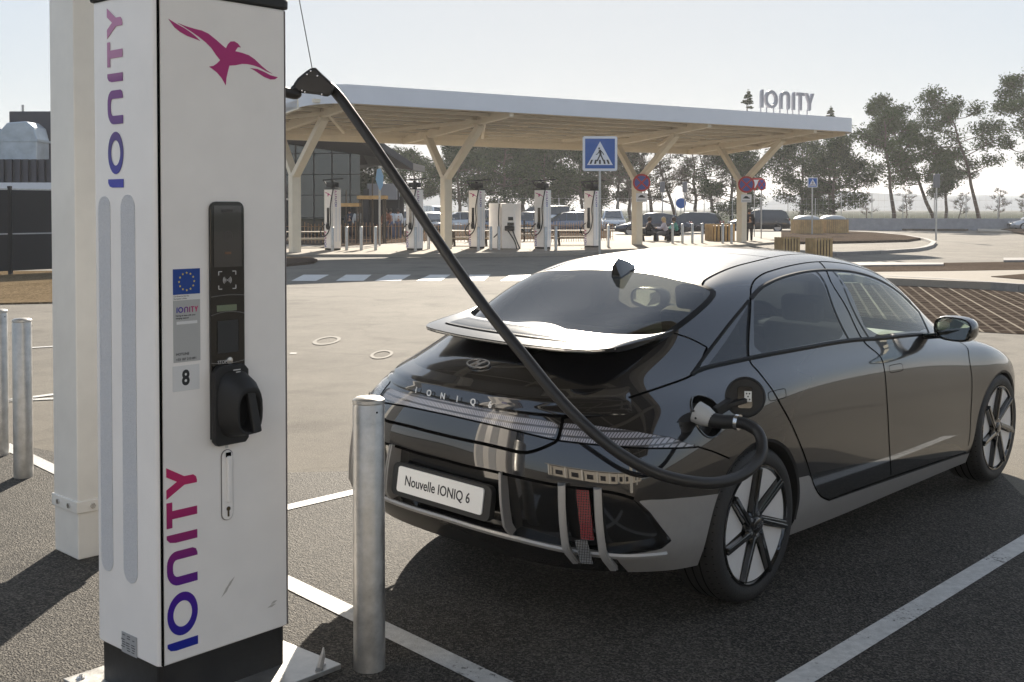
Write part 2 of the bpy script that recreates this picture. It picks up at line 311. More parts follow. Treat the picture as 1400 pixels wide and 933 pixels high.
def _row(xs,ys,zs): return [(x,y,z) for x,y,z in zip(xs,ys,zs)]
ROWS=[
 _row([-.95,-.94,-.90,-.80,-.62,-.40,0,.45,.95,1.45,1.95,2.4,2.7,2.95,3.28,3.54,3.70,3.75],[0,.27,.50,.69,.815,.86,.87,.865,.86,.86,.86,.86,.865,.87,.85,.72,.43,0],[.27]*4+[.26,.24,.22,.20,.19,.19,.19,.19,.19,.19,.2,.2,.2,.2]),
 _row([-1.015,-1.005,-.955,-.85,-.67,-.41,0,.45,.95,1.45,1.95,2.4,2.7,2.95,3.3,3.58,3.75,3.81],[0,.28,.525,.72,.85,.905,.92,.918,.912,.912,.912,.912,.92,.922,.89,.76,.45,0],[.38]*4+[.37,.35,.34,.33,.33,.33,.33,.33,.33,.33,.33,.33,.33,.33]),
 _row([-1.035,-1.025,-.975,-.87,-.69,-.42,0,.45,.95,1.45,1.95,2.4,2.7,2.95,3.3,3.58,3.75,3.81],[0,.28,.53,.73,.86,.918,.938,.93,.922,.92,.92,.922,.932,.938,.90,.76,.45,0],[.52]*4+[.51,.50]+[.5]*12),
 _row([-1.04,-1.03,-.98,-.875,-.695,-.42,0,.45,.95,1.45,1.95,2.4,2.7,2.95,3.3,3.57,3.74,3.80],[0,.28,.525,.72,.85,.912,.94,.935,.925,.922,.922,.925,.935,.938,.90,.75,.44,0],[.67]*6+[.67]*8+[.65,.62,.61,.6]),
 _row([-1.015,-1.0,-.945,-.84,-.665,-.41,0,.45,.95,1.45,1.95,2.4,2.7,2.95,3.28,3.52,3.66,3.70],[0,.275,.505,.685,.815,.89,.93,.927,.918,.913,.912,.915,.925,.925,.88,.70,.40,0],[.80]*4+[.805,.81,.82,.82,.815,.81,.80,.79,.78,.775,.75,.71,.69,.68]),
 _row([-.975,-.96,-.895,-.785,-.62,-.39,0,.45,.95,1.45,1.95,2.4,2.7,2.95,3.25,3.44,3.55,3.58],[0,.265,.465,.62,.745,.84,.90,.905,.897,.89,.885,.88,.885,.875,.80,.62,.35,0],[.895,.895,.895,.90,.91,.93,.95,.955,.95,.94,.925,.905,.89,.87,.82,.77,.75,.74]),
 _row([-.90,-.88,-.80,-.69,-.52,-.27,.08,.48,.95,1.4,1.85,2.3,2.6,2.85,3.1,3.22,3.28,3.3],[0,.25,.43,.55,.66,.75,.81,.835,.835,.83,.82,.80,.78,.74,.66,.5,.27,0],[.985,.985,.985,.99,1.005,1.025,1.045,1.05,1.045,1.03,1.01,.975,.945,.925,.885,.865,.86,.86]),
 _row([-.77,-.75,-.67,-.56,-.38,-.12,.2,.55,.98,1.38,1.75,2.12,2.45,2.7,2.85,2.93,2.97,2.98],[0,.22,.37,.46,.555,.645,.705,.735,.745,.74,.725,.70,.67,.62,.52,.40,.2,0],[1.045,1.045,1.045,1.055,1.085,1.14,1.20,1.24,1.25,1.24,1.20,1.10,1.0,.965,.95,.945,.945,.945]),
 _row([-.63,-.61,-.54,-.42,-.22,.05,.35,.66,1.02,1.36,1.68,1.98,2.25,2.45,2.58,2.65,2.69,2.7],[0,.18,.30,.375,.44,.505,.555,.585,.60,.60,.59,.565,.53,.47,.39,.29,.15,0],[1.10,1.10,1.10,1.12,1.17,1.25,1.325,1.375,1.405,1.405,1.365,1.275,1.15,1.06,1.005,.985,.98,.98]),
 _row([-.52,-.50,-.44,-.32,-.12,.14,.42,.7,1.04,1.36,1.66,1.92,2.14,2.32,2.43,2.5,2.53,2.54],[0,.1,.16,.2,.24,.275,.30,.315,.32,.32,.315,.30,.28,.25,.2,.15,.08,0],[1.14,1.14,1.145,1.17,1.235,1.33,1.405,1.45,1.475,1.477,1.44,1.355,1.255,1.165,1.1,1.07,1.05,1.05]),
 _row([-.46,-.44,-.38,-.27,-.08,.17,.44,.72,1.05,1.36,1.64,1.89,2.1,2.27,2.38,2.45,2.48,2.5],[0]*18,[1.165,1.166,1.18,1.21,1.27,1.355,1.425,1.468,1.493,1.495,1.46,1.38,1.285,1.2,1.14,1.105,1.09,1.08]),
]
NET=np.array(ROWS)  # [11,18,3]
NV,NU=NET.shape[:2]
NET[8,:,1]*=1.09; NET[9,:,1]*=1.2; NET[7,:,1]*=1.03; NET[7,:,2]+=.008
NET[8,1:,2]+=.02; NET[9,:,2]+=.015; NET[10,:,2]+=.008; NET[8:11,7:12,2]-=.012
for _i,_d in ((3,.02),(4,.04),(5,.05),(6,.035),(7,.015)): NET[8,_i,2]+=_d; NET[9,_i,2]+=_d*.5; NET[7,_i,2]+=_d*.4; NET[10,_i,2]+=_d*.3
for _r0,_d in ((7,.05),(8,.09),(9,.1),(10,.1)):
    NET[_r0,11:,0]+=_d; NET[_r0,10,0]+=_d*.6; NET[_r0,9,0]+=_d*.2
NET[1:5,3,1]+=.03; NET[1:5,4,1]+=.02; NET[1:5,2,1]+=.01; NET[1:5,4,0]-=.015
MIR=np.array([1,-1,1.])
def pad(P):
    Q=np.zeros((NV+2,NU+2,3)); Q[1:-1,1:-1]=P
    Q[1:-1,0]=P[:,1]*MIR; Q[1:-1,-1]=P[:,-2]*MIR
    Q[-1]=Q[-3]*MIR; Q[0]=2*Q[1]-Q[2]
    return Q
def bas(t): return np.array([(1-t)**3,3*t**3-6*t*t+4,-3*t**3+3*t*t+3*t+1,t**3])/6
def evl(C,u,v):
    u=np.clip(u,0,NU-1);v=np.clip(v,0,NV-1)
    i=np.minimum(u.astype(int),NU-2); j=np.minimum(v.astype(int),NV-2)
    bu=bas(u-i);bv=bas(v-j); r=0
    for a in range(4):
        for b in range(4): r=r+C[j+b,i+a]*(bu[a]*bv[b])[...,None]
    return r
_g=np.meshgrid(np.arange(NU)*1.,np.arange(NV)*1.)
P=NET.copy()
for _ in range(2):
    P=P+.7*(NET-evl(pad(P),_g[0],_g[1])); P[-1,:,1]=0; P[:,0,1]=0; P[:,-1,1]=0
CTL=pad(P)
def S(u,v): return evl(CTL,np.asarray(u,float),np.asarray(v,float))
def N(u,v):
    u=np.asarray(u,float);v=np.asarray(v,float);e=.02
    u0=np.clip(u-e,0,NU-1);u1=np.clip(u+e,0,NU-1);v0=np.clip(v-e,0,NV-1);v1=np.clip(v+e,0,NV-1)
    n=np.cross(S(u1,v)-S(u0,v),S(u,v1)-S(u,v0))
    return n/np.maximum(np.linalg.norm(n,axis=-1,keepdims=True),1e-9)
REG={'rear_glass':[(5.287,9.867),(5.23,9.402),(5.182,8.893),(5.272,8.348),(5.353,8.024),(5.224,7.824),(4.844,7.561),(4.407,7.349),(3.867,7.573),(3.239,8.01)],'quarter_glass':[(6.015,7.364),(5.965,6.146),(5.216,6.118)],'rear_side':[(6.143,7.498),(6.366,7.668),(6.859,7.862),(7.403,7.959),(7.86,7.969),(7.89,7.031),(8.112,6.181),(7.102,6.163),(6.124,6.161)],'front_side':[(8.37,7.889),(8.92,7.789),(9.665,7.609),(10.466,7.369),(10.959,7.12),(10.582,6.239),(8.717,6.147)],'black_door':[(7.04,1.981),(7.883,1.789),(8.812,1.59),(9.933,1.435),(10.576,1.305),(11.164,0.786),(11.318,0.565),(7.496,0.949),(7.271,1.306),(7.137,1.631)],'silver_sill':[(6.681,2.011),(7.026,1.948),(7.156,1.58),(7.311,1.216),(7.543,0.893),(11.346,0.503),(11.958,0.459)],'silver_rear':[(3.627,2.455),(3.886,2.466),(4.531,2.401),(5.283,2.269)],'diffuser':[(0.384,2.772),(1.103,2.779),(2.206,2.702),(2.825,2.665),(3.225,2.601),(3.539,2.494),(3.83,2.146),(4.282,1.308),(4.094,1.119),(3.155,0.885),(2.696,0.777),(2.235,0.886),(1.342,1.089),(0.333,1.16)],'light_bar':[(0.099,4.84),(0.646,4.799),(1.253,4.751),(2.196,4.629),(2.105,4.049),(1.554,4.151),(0.976,4.253),(0.177,4.334)],'lamp':[(2.255,4.637),(2.95,4.582),(3.587,4.414),(4.366,4.062),(4.865,3.639),(4.185,3.798),(3.446,3.919),(2.933,3.982),(2.144,4.032)]}
LIN={'hatch_low':[(0.498,3.531),(0.789,3.535),(1.213,3.506),(1.514,3.479),(1.697,3.546),(1.886,3.701),(2.052,3.873),(2.158,4.035),(2.269,4.612),(2.371,4.891),(3.071,5.219)],'shoulder':[(3.071,5.219),(3.729,5.494),(4.327,5.707),(4.925,5.925),(5.093,6.199),(5.162,6.472),(5.209,6.622)],'hatch_top':[(5.209,6.622),(4.86,6.973),(4.47,7.297)],'roof_ditch':[(5.272,8.348),(5.415,8.509),(5.97,8.635),(6.768,8.777),(7.715,8.906)],'roof_panel':[(7.715,8.906),(7.575,9.487)],'door_rear':[(6.078,7.517),(6.033,6.79),(6.01,6.074),(6.136,5.632),(6.242,5.056),(6.387,4.318),(6.565,3.67),(6.748,3.006),(6.917,2.419),(7.061,1.871),(7.159,1.537),(7.314,1.192),(7.538,0.922)],'door_frame':[(6.088,7.514),(6.132,7.756),(6.272,7.964),(6.487,8.11),(6.873,8.253),(7.684,8.385),(8.45,8.392),(9.194,8.247),(10.03,7.962),(11.15,7.75),(11.7,7.45)],'door_mid':[(8.45,8.392),(8.097,7.599),(8.322,6.767),(8.514,6.065),(8.712,5.445),(8.689,4.575),(8.722,3.166),(8.837,1.615),(8.933,0.957)],'door_front':[(11.595,6.056),(11.525,5.696),(11.12,4.515),(11.241,3.547),(11.247,2.521),(11.239,1.839),(11.316,0.731)],'belt':[(4.951,5.963),(5.177,6.078),(6.019,6.092),(7.09,6.089),(8.166,6.103),(9.36,6.058),(10.658,6.118)],'quarter_edge':[(4.951,5.963),(5.204,6.458),(5.599,7.009),(6.039,7.47)],'window_top':[(6.084,7.496),(6.377,7.711),(6.891,7.925),(7.449,8.026),(7.949,8.03),(8.439,7.97),(8.995,7.872),(9.732,7.686),(10.604,7.477),(11.323,7.327),(10.654,6.185)],'pillar_b1':[(7.949,8.03),(7.93,7.044),(8.173,6.132)],'pillar_b2':[(8.386,7.961),(8.396,7.037),(8.692,6.129)],'bumper_side':[(4.865,3.639),(5.147,3.393),(5.426,3.094)],'bumper_crease':[(0.547,2.786),(1.103,2.799),(2.206,2.722),(2.826,2.694),(3.226,2.63),(3.54,2.512),(4.531,2.419),(5.283,2.288)],'lamp_low':[(0.188,4.249),(0.981,4.199),(1.557,4.1),(2.104,4.001),(2.93,3.949),(3.442,3.887),(4.182,3.766),(4.864,3.618)]}
# ---- material set
def car_paint():
    m=mat('car_paint',(.012,.012,.0135),.33,metal=.8,spec=.3,coat=1.,coat_r=.008); t=m.node_tree; b=t.nodes['Principled BSDF']; b.inputs['Coat IOR'].default_value=1.85
    tc=t.nodes.new('ShaderNodeTexCoord'); n=t.nodes.new('ShaderNodeTexNoise'); n.inputs['Scale'].default_value=1.6; n.inputs['Detail'].default_value=2; t.links.new(tc.outputs['Object'],n.inputs[0])
    n2=t.nodes.new('ShaderNodeTexNoise'); n2.inputs['Scale'].default_value=90; n2.inputs['Detail'].default_value=4; t.links.new(tc.outputs['Object'],n2.inputs[0])
    mr=t.nodes.new('ShaderNodeMapRange'); mr.inputs[1].default_value=.45; mr.inputs[2].default_value=.75; mr.inputs[3].default_value=.004; mr.inputs[4].default_value=.012
    t.links.new(n2.outputs[0],mr.inputs[0]); t.links.new(mr.outputs[0],b.inputs['Coat Roughness'])
    bp=t.nodes.new('ShaderNodeBump'); bp.inputs['Strength'].default_value=.25; bp.inputs['Distance'].default_value=.003; t.links.new(n.outputs[0],bp.inputs['Height']); t.links.new(bp.outputs[0],b.inputs['Coat Normal'])
    return m
def glass(name,tint,refl=1.0,ior=1.5):
    m=bpy.data.materials.new(name); m.use_nodes=True; t=m.node_tree; t.nodes.clear(); L=t.links.new
    o=t.nodes.new('ShaderNodeOutputMaterial'); mx=t.nodes.new('ShaderNodeMixShader'); tr=t.nodes.new('ShaderNodeBsdfTransparent'); tr.inputs[0].default_value=(*tint,1)
    gl=t.nodes.new('ShaderNodeBsdfGlossy'); gl.inputs['Roughness'].default_value=.0; fr=t.nodes.new('ShaderNodeMath'); lw=t.nodes.new('ShaderNodeLayerWeight'); pw=t.nodes.new('ShaderNodeMath'); pw.operation='POWER'; pw.inputs[1].default_value=5; L(lw.outputs['Facing'],pw.inputs[0])
    f0=((ior-1)/(ior+1))**2; fr.operation='MULTIPLY_ADD'; fr.inputs[1].default_value=1-f0; fr.inputs[2].default_value=f0*1.6; L(pw.outputs[0],fr.inputs[0]); lw.inputs[0].default_value=.5
    mu=t.nodes.new('ShaderNodeMath'); mu.operation='MULTIPLY'; mu.inputs[1].default_value=refl; mu.use_clamp=True; L(fr.outputs[0],mu.inputs[0])
    L(mu.outputs[0],mx.inputs[0]); L(tr.outputs[0],mx.inputs[1]); L(gl.outputs[0],mx.inputs[2]); L(mx.outputs[0],o.inputs[0]); return m
PAINT=car_paint()
GAP=mat('panel_gap',(.003,.003,.003),1.,spec=0.)
GBLACK=mat('gloss_black',(.006,.006,.006),.08,coat=1.,spec=.6)
SATIN=mat('satin_grey_trim',(.34,.33,.32),.36,metal=.4,noise=.05,nscale=20)
DARKP=mat('black_plastic',(.014,.014,.014),.55,noise=.2,nscale=30)
G_REAR=glass('rear_glass',(.22,.21,.18),1.5,1.5)
G_PRIV=glass('privacy_glass',(.05,.055,.06),1.2,1.55)
G_CLEAR=glass('clear_glass',(.80,.88,.83),1.2,1.5)
def lens_mat(name,base,cell,scale=(60,60,60),line=.16,rough=.12):
    m=mat(name,base,rough,coat=1.,spec=.7); t=m.node_tree; b=t.nodes['Principled BSDF']; L=t.links.new
    tc=t.nodes.new('ShaderNodeTexCoord'); mp=t.nodes.new('ShaderNodeMapping'); mp.inputs['Scale'].default_value=scale; L(tc.outputs['Object'],mp.inputs[0])
    s=t.nodes.new('ShaderNodeSeparateXYZ'); L(mp.outputs[0],s.inputs[0]); outs=[]
    for k in (1,2):
        f=t.nodes.new('ShaderNodeMath'); f.operation='FRACT'; L(s.outputs[k],f.inputs[0])
        a=t.nodes.new('ShaderNodeMath'); a.operation='SUBTRACT'; a.inputs[1].default_value=.5; L(f.outputs[0],a.inputs[0])
        c=t.nodes.new('ShaderNodeMath'); c.operation='ABSOLUTE'; L(a.outputs[0],c.inputs[0]); outs.append(c)
    mx=t.nodes.new('ShaderNodeMath'); mx.operation='MAXIMUM'; L(outs[0].outputs[0],mx.inputs[0]); L(outs[1].outputs[0],mx.inputs[1])
    r=t.nodes.new('ShaderNodeMapRange'); r.inputs[1].default_value=.5-line; r.inputs[2].default_value=.5-line*.5; L(mx.outputs[0],r.inputs[0])
    q=t.nodes.new('ShaderNodeMix'); q.data_type='RGBA'; q.inputs[6].default_value=(*cell,1); q.inputs[7].default_value=(*base,1); L(r.outputs[0],q.inputs[0]); L(q.outputs[2],b.inputs['Base Color'])
    bp=t.nodes.new('ShaderNodeBump'); bp.inputs['Distance'].default_value=.004; bp.inputs['Strength'].default_value=.7; L(mx.outputs[0],bp.inputs['Height']); L(bp.outputs[0],b.inputs['Normal'])
    return m
LENS=lens_mat('lamp_pixels',(.06,.058,.062),(.36,.35,.38),(60,110,38),.2)
RED=lens_mat('red_pixels',(.03,.003,.003),(.24,.008,.010),(110,120,100),.16)
CLR=lens_mat('clear_pixels',(.015,.015,.015),(.14,.14,.14),(110,120,100),.16)
CHROME=mat('satin_chrome',(.62,.62,.62),.22,metal=1.)
RUBBER=mat('tyre_rubber',(.018,.018,.018),.62,bump=.3,bscale=120,noise=.2,nscale=12)
ALU=mat('machined_alloy',(.66,.65,.64),.34,metal=.2,noise=.04,nscale=4)
# ---- cutting of the surface along curves drawn in (u,v)
def sdf(uv,poly,su=.35,sv=.14):
    P=np.array(poly,float)*[su,sv]; q=uv*[su,sv]; n=len(P); d=np.full(len(q),1e9); ins=np.zeros(len(q),bool)
    for i in range(n):
        a=P[i];b=P[(i+1)%n]; e=b-a; L2=max((e**2).sum(),1e-12)
        t=np.clip(((q-a)@e)/L2,0,1); d=np.minimum(d,np.linalg.norm(q-a-t[:,None]*e,axis=1))
        c=(a[1]>q[:,1])!=(b[1]>q[:,1])
        with np.errstate(divide='ignore',invalid='ignore'): xi=(b[0]-a[0])*(q[:,1]-a[1])/(b[1]-a[1])+a[0]
        ins^=c&(q[:,0]<xi)
    return np.where(ins,-d,d)
def smooth_poly(P,it=1):
    P=[np.array(p,float) for p in P]
    for _ in range(it):
        Q=[]; n=len(P)
        for i in range(n):
            a,b=P[i],P[(i+1)%n]; Q+= [a*.85+b*.15,a*.15+b*.85]
        P=Q
    return [tuple(p) for p in P]
du,dv=1/18.,1/14.
us=np.linspace(0,17,int(17/du)+1); vs_=np.linspace(0,10,int(10/dv)+1)
UU,VV=np.meshgrid(us,vs_); nu=len(us); nv=len(vs_)
uv=np.stack([UU.ravel(),VV.ravel()],1)
fac=[[j*nu+i,j*nu+i+1,(j+1)*nu+i+1,(j+1)*nu+i] for j in range(nv-1) for i in range(nu-1)]
PORT_C=(-.352,.868)       # charge port centre (X,Z) on the flank
def ext_c(poly): return poly
RG=REG
regs={}
regs['rear_window']=RG['rear_glass'][1:-3]+[(4.38,7.25),(4.1,7.12),(3.5,7.35),(2.8,7.9),(2.0,9.0),(1.7,10.4),(5.6,10.4),(5.4,9.9)]
regs['quarter_window']=RG['quarter_glass']; regs['rear_side_window']=RG['rear_side']; regs['front_side_window']=RG['front_side']
regs['windscreen']=[(10.3,10.4),(10.35,9.2),(10.9,8.4),(11.7,7.9),(12.6,7.6),(13.4,7.5),(14.6,7.55),(18,7.6),(18,10.4)]
regs['door_cladding']=RG['black_door']; regs['sill']=RG['silver_sill']+[(12.6,-1),(6.681,-1)]
regs['rear_corner_trim']=RG['silver_rear']+[(5.6,2.2),(5.6,-1),(3.9,-1),(3.155,.80),(4.12,1.06),(4.33,1.30),(3.86,2.16)]
regs['diffuser']=[(-1,2.772)]+RG['diffuser'][1:-1]+[(-1,1.16)]
regs['light_bar']=[(-1,4.84)]+RG['light_bar'][1:-1]+[(-1,4.334)]
regs['tail_lamp']=RG['lamp']
for k in ('rear_side_window','front_side_window','rear_window','diffuser','door_cladding','light_bar','windscreen'): regs[k]=smooth_poly(regs[k],1)
def posXZ(q): p=S(q[:,0],q[:,1]); return p
fields=[]
for k,P in regs.items(): fields.append((k,(lambda q,P=P: sdf(q,P))))
def arch(q,x0):
    p=S(q[:,0],q[:,1]); d=np.hypot(p[:,0]-x0,(p[:,2]-.345)*1.0)-.385
    return np.where((p[:,1]>.55)&(p[:,2]<.9)&(q[:,1]<5),d,1.)
fields.insert(0,('arch_r',lambda q: arch(q,0.))); fields.insert(1,('arch_f',lambda q: arch(q,2.95)))
def portf(q):
    p=S(q[:,0],q[:,1]); return np.where(p[:,1]>.5,np.hypot((p[:,0]-PORT_C[0]),p[:,2]-PORT_C[1])-.082,1.)
fields.insert(2,('port',portf))
VALS={}
for name,fn in fields:
    val=fn(uv); val=np.where(np.abs(val)<1e-6,1e-6,val); cache={}; newp=[]; nf=[]; base=len(uv); sg=val>0; uvl=None
    fa=fac
    for f in fa:
        s=[sg[i] for i in f]
        if all(s) or not any(s): nf.append(f); continue
        A_=[];B_=[]; n=len(f)
        for i in range(n):
            a=f[i];b=f[(i+1)%n]
            (A_ if sg[a] else B_).append(a)
            if sg[a]!=sg[b]:
                k=(a,b) if a<b else (b,a)
                if k not in cache:
                    t=val[k[0]]/(val[k[0]]-val[k[1]]); cache[k]=base+len(newp); newp.append(uv[k[0]]*(1-t)+uv[k[1]]*t)
                A_.append(cache[k]);B_.append(cache[k])
        if len(A_)>2: nf.append(A_)
        if len(B_)>2: nf.append(B_)
    if newp: uv=np.vstack([uv,np.array(newp)])
    fac=nf
cent=np.array([uv[f].mean(0) for f in fac])
lab=np.zeros(len(fac),int); names=['body']
for name,fn in fields[::-1]:
    names.append(name); lab[fn(cent)<0]=len(names)-1
PP=S(uv[:,0],uv[:,1]); NN=N(uv[:,0],uv[:,1])
NN=NN*np.sign(N(9.,3.)[1])
NN[uv[:,1]>9.99,1]=0; NN[(uv[:,0]<.01)|(uv[:,0]>16.99),1]=0
bad=np.linalg.norm(NN,axis=1)<.5; NN[bad]=(-.3,0,.95); NN/=np.linalg.norm(NN,axis=1)[:,None]
# car root; local axes: x forward, y left, z up
A_H=.7402; RO=.030; PT=-.0048; W_=.925
fw=Vector((math.sin(A_H),math.cos(A_H),PT)); lf=Vector((-math.cos(A_H)*math.cos(RO),math.sin(A_H)*math.cos(RO),math.sin(RO))); up_=Vector((math.cos(A_H)*math.sin(RO),-math.sin(A_H)*math.sin(RO),math.cos(RO)))
rtv=Vector((math.cos(A_H),-math.sin(A_H),0)); T0=Vector((.388,5.636,0))+rtv*(W_-W_*math.cos(RO))+Vector((0,0,W_*math.sin(RO)))
car=thing('parked_car','glossy black fastback car plugged in at the charging post, plate reading Nouvelle IONIQ 6','car')
car.matrix_world=frame(T0,fw,lf,up_)
def emit(pname,labels,sides=(1,-1),material=None,inset=0.,parent=car,off=0.):
    if inset>0:      # recessed panel: smooth floor plus a separate rim wall
        fl_o=emit_(pname,labels,sides,material,0.,parent,-inset); emit_(pname+'_rim',labels,sides,GBLACK,inset,fl_o,0.,walls=True); return fl_o
    return emit_(pname,labels,sides,material,0.,parent,off)
def emit_(pname,labels,sides=(1,-1),material=None,inset=0.,parent=car,off=0.,walls=False):
    keep=[fac[i] for i in np.nonzero(np.isin(lab,[names.index(n) for n in labels]))[0]]
    used=sorted({i for f in keep for i in f}); mp={u:k for k,u in enumerate(used)}; n=len(used)
    P=PP[used];Nn=NN[used]; V=[];F=[];NV_=[]
    for s in sides:       # s=+1 right side (y=-Y)
        flip=np.array([1,-s,1.]); o=len(V)
        V+=list((P-Nn*inset+Nn*off)*flip); NV_+=list(Nn*flip)
        if not walls: F+=[[mp[i]+o for i in (f if s>0 else f[::-1])] for f in keep]
        if inset>0:
            o2=len(V); V+=list(P*flip); NV_+=list(Nn*flip); cnt={}
            for f in keep:
                for i in range(len(f)):
                    a,b=f[i],f[(i+1)%len(f)]; k=(min(a,b),max(a,b)); cnt.setdefault(k,[]).append((a,b))
            for k,l in cnt.items():
                if len(l)==1 and not (PP[k[0]][1]<.002 and PP[k[1]][1]<.002):
                    a,b=mp[l[0][0]],mp[l[0][1]]; q=[a+o,b+o,b+o2,a+o2]; F.append(q[::-1] if s>0 else q)
    me=bpy.data.meshes.new(pname); me.from_pydata([tuple(v) for v in V],[],[tuple(int(x) for x in f) for f in F])
    if inset<=0:
        me.polygons.foreach_set('use_smooth',[True]*len(me.polygons)); me.normals_split_custom_set_from_vertices([tuple(x) for x in NV_])
    me.materials.append(material); ob=bpy.data.objects.new(pname,me); COL.objects.link(ob); ob.parent=parent; return ob
# outward orientation check for the body: flip if needed handled by custom normals
body=emit('body',['body'],material=PAINT)
rwin=emit('rear_window',['rear_window'],material=G_REAR)
emit('windscreen',['windscreen'],material=G_CLEAR)
for s in (1,-1):
    emit('quarter_window',['quarter_window'],(s,),G_PRIV); emit('rear_side_window',['rear_side_window'],(s,),G_PRIV); emit('front_side_window',['front_side_window'],(s,),G_CLEAR)
    emit('door_cladding',['door_cladding'],(s,),GBLACK); emit('sill',['sill'],(s,),SATIN); emit('rear_corner_trim',['rear_corner_trim'],(s,),SATIN,off=.002)
    emit('tail_lamp',['tail_lamp'],(s,),LENS,inset=.003)
emit('diffuser',['diffuser'],material=GBLACK,inset=.035)
lb=emit('light_bar',['light_bar'],material=LENS,inset=.004)
emit('charge_port',['port'],(1,),mat('port_black',(.006,.006,.006),.35),inset=.05)
tag(emit('port_cover',['port'],(-1,),PAINT))
# ---- ribbons following the surface (panel gaps, mouldings)
def uvpath(P,step=.12):
    P=[np.array(p,float) for p in P]; out=[]
    for i in range(len(P)-1):
        p0=P[max(i-1,0)];p1=P[i];p2=P[i+1];p3=P[min(i+2,len(P)-1)]; n=max(2,int(np.linalg.norm((p2-p1)*[1,.5])/step)+1)
        for k in range(n):
            t=k/n; out.append(.5*((2*p1)+(-p0+p2)*t+(2*p0-5*p1+4*p2-p3)*t*t+(-p0+3*p1-3*p2+p3)*t**3))
    out.append(P[-1]); return np.array(out)
def ribbon(mb,P,w,lift=.0008,sides=(1,-1),thick=0.,raw=False):
    q=uvpath(P) if not raw else np.array(P,float); pos=S(q[:,0],q[:,1]); n=N(q[:,0],q[:,1])*np.sign(N(9.,3.)[1])
    t=np.gradient(pos,axis=0); b=np.cross(n,t); b/=np.maximum(np.linalg.norm(b,axis=1,keepdims=True),1e-9)
    for s in sides:
        fl=np.array([1,-s,1.]); A1=(pos+b*w/2+n*lift)*fl; B1=(pos-b*w/2+n*lift)*fl; m=len(pos)
        if thick:
            C1=(pos+n*(lift+thick))*fl; mb.add(list(A1)+list(C1)+list(B1),[(i,i+1,m+i+1,m+i) for i in range(m-1)]+[(m+i,m+i+1,2*m+i+1,2*m+i) for i in range(m-1)])
        else: mb.add(list(A1)+list(B1),[(i,i+1,m+i+1,m+i) for i in range(m-1)])
mb=MB()
DF=LIN['door_frame'][:-2]+[(10.6,7.66),(10.95,7.42)]
for k,w in (('hatch_top',.008),('roof_ditch',.010),('door_rear',.009),('door_mid',.009),('bumper_side',.007)): ribbon(mb,LIN[k],w,.0012)
ribbon(mb,[(3.071,5.219)]+LIN['shoulder'][1:],.010,.0012); ribbon(mb,[(-.0,3.531)]+LIN['hatch_low'],.014)
ribbon(mb,DF,.008,.0012); ribbon(mb,[(0,2.79)]+LIN['bumper_crease'][:-2],.012); ribbon(mb,[(0,4.25)]+LIN['lamp_low'],.007)
ribbon(mb,[(11.5,5.75)]+[(11.42,5.2),(11.2,4.515),(11.22,3.547),(11.23,2.521),(11.24,1.839),(11.3,.9)],.008,.0012)
ribbon(mb,[(7.5,.95),(8.93,.86),(10.2,.72),(11.3,.6)],.007,.0012)
ribbon(mb,LIN['roof_panel']+[(7.5,9.99)],.006)
ribbon(mb,[(7.715,8.906),(8.4,8.95),(9.4,8.9),(10.2,8.75)],.008)
for s in (1,-1):   # door handle outlines
    for u0,v0,w0 in ((6.25,4.68,.42),(8.85,4.68,.40)):
        pass
mb.obj('panel_gap',GAP,car,smooth=True)
mb=MB(); ribbon(mb,LIN['belt'][:-1]+[(10.8,6.15)],.022,.001,thick=.004); ribbon(mb,LIN['quarter_edge'],.016,.001,thick=.003)
WT=[(6.084,7.496),(6.377,7.74),(6.891,7.93),(7.449,8.03),(7.949,8.04),(8.439,7.98),(8.995,7.88),(9.732,7.70),(10.5,7.47),(11.05,7.15)]
ribbon(mb,WT,.022,.001,thick=.004); ribbon(mb,LIN['pillar_b1'],.016,.001); ribbon(mb,LIN['pillar_b2'],.012,.001)
ribbon(mb,[(6.05,7.45),(6.0,6.8),(5.99,6.1)],.014,.001); ribbon(mb,[(11.05,7.15),(10.62,6.12)],.03,.001,thick=.004)
ribbon(mb,[(5.28,9.98)]+RG['rear_glass'][1:-3]+[(4.40,7.33)],.028,.0012); mb.obj('window_trim',mat('trim_black',(.004,.004,.004),.45,spec=.18),car,smooth=True)
# wheel-arch lips
mb=MB()
for x0 in (0.,2.95):
    ring=[]
    for a in np.linspace(R(-8),R(188),50):
        X=x0+.385*math.cos(a); Z=.345+.385*math.sin(a)
        # find uv by search on side
        d=(PP[:,0]-X)**2+(PP[:,2]-Z)**2+np.where((PP[:,1]>.55)&(uv[:,1]<5),0,9); k=int(np.argmin(d)); ring.append((X,PP[k][1],Z))
    ring=np.array(ring); ys=np.convolve(np.pad(ring[:,1],2,'edge'),np.ones(5)/5,'valid'); ring[:,1]=ys
    for s in (1,-1):
        n=len(ring); A1=[(p[0],-s*(p[1]+.001),p[2]) for p in ring]; c=np.array([x0,0,.345])
        B1=[(x0+(p[0]-x0)*.965,-s*(p[1]-.004),.345+(p[2]-.345)*.965) for p in ring]; C1=[(q[0],q[1]+s*.18,q[2]) for q in B1]
        D1=[(q[0],q[1]+s*.5,q[2]) for q in B1]
        mb.add(A1+B1+C1+D1,[(k*n+i,k*n+i+1,(k+1)*n+i+1,(k+1)*n+i) for k in range(3) for i in range(n-1)]+[])
        mb.add([(x0,-s*(.925-.3),.345)]+D1,[(0,i+1,i+2) for i in range(n-1)])
mb.obj('wheel_arch',DARKP,car,smooth=True)
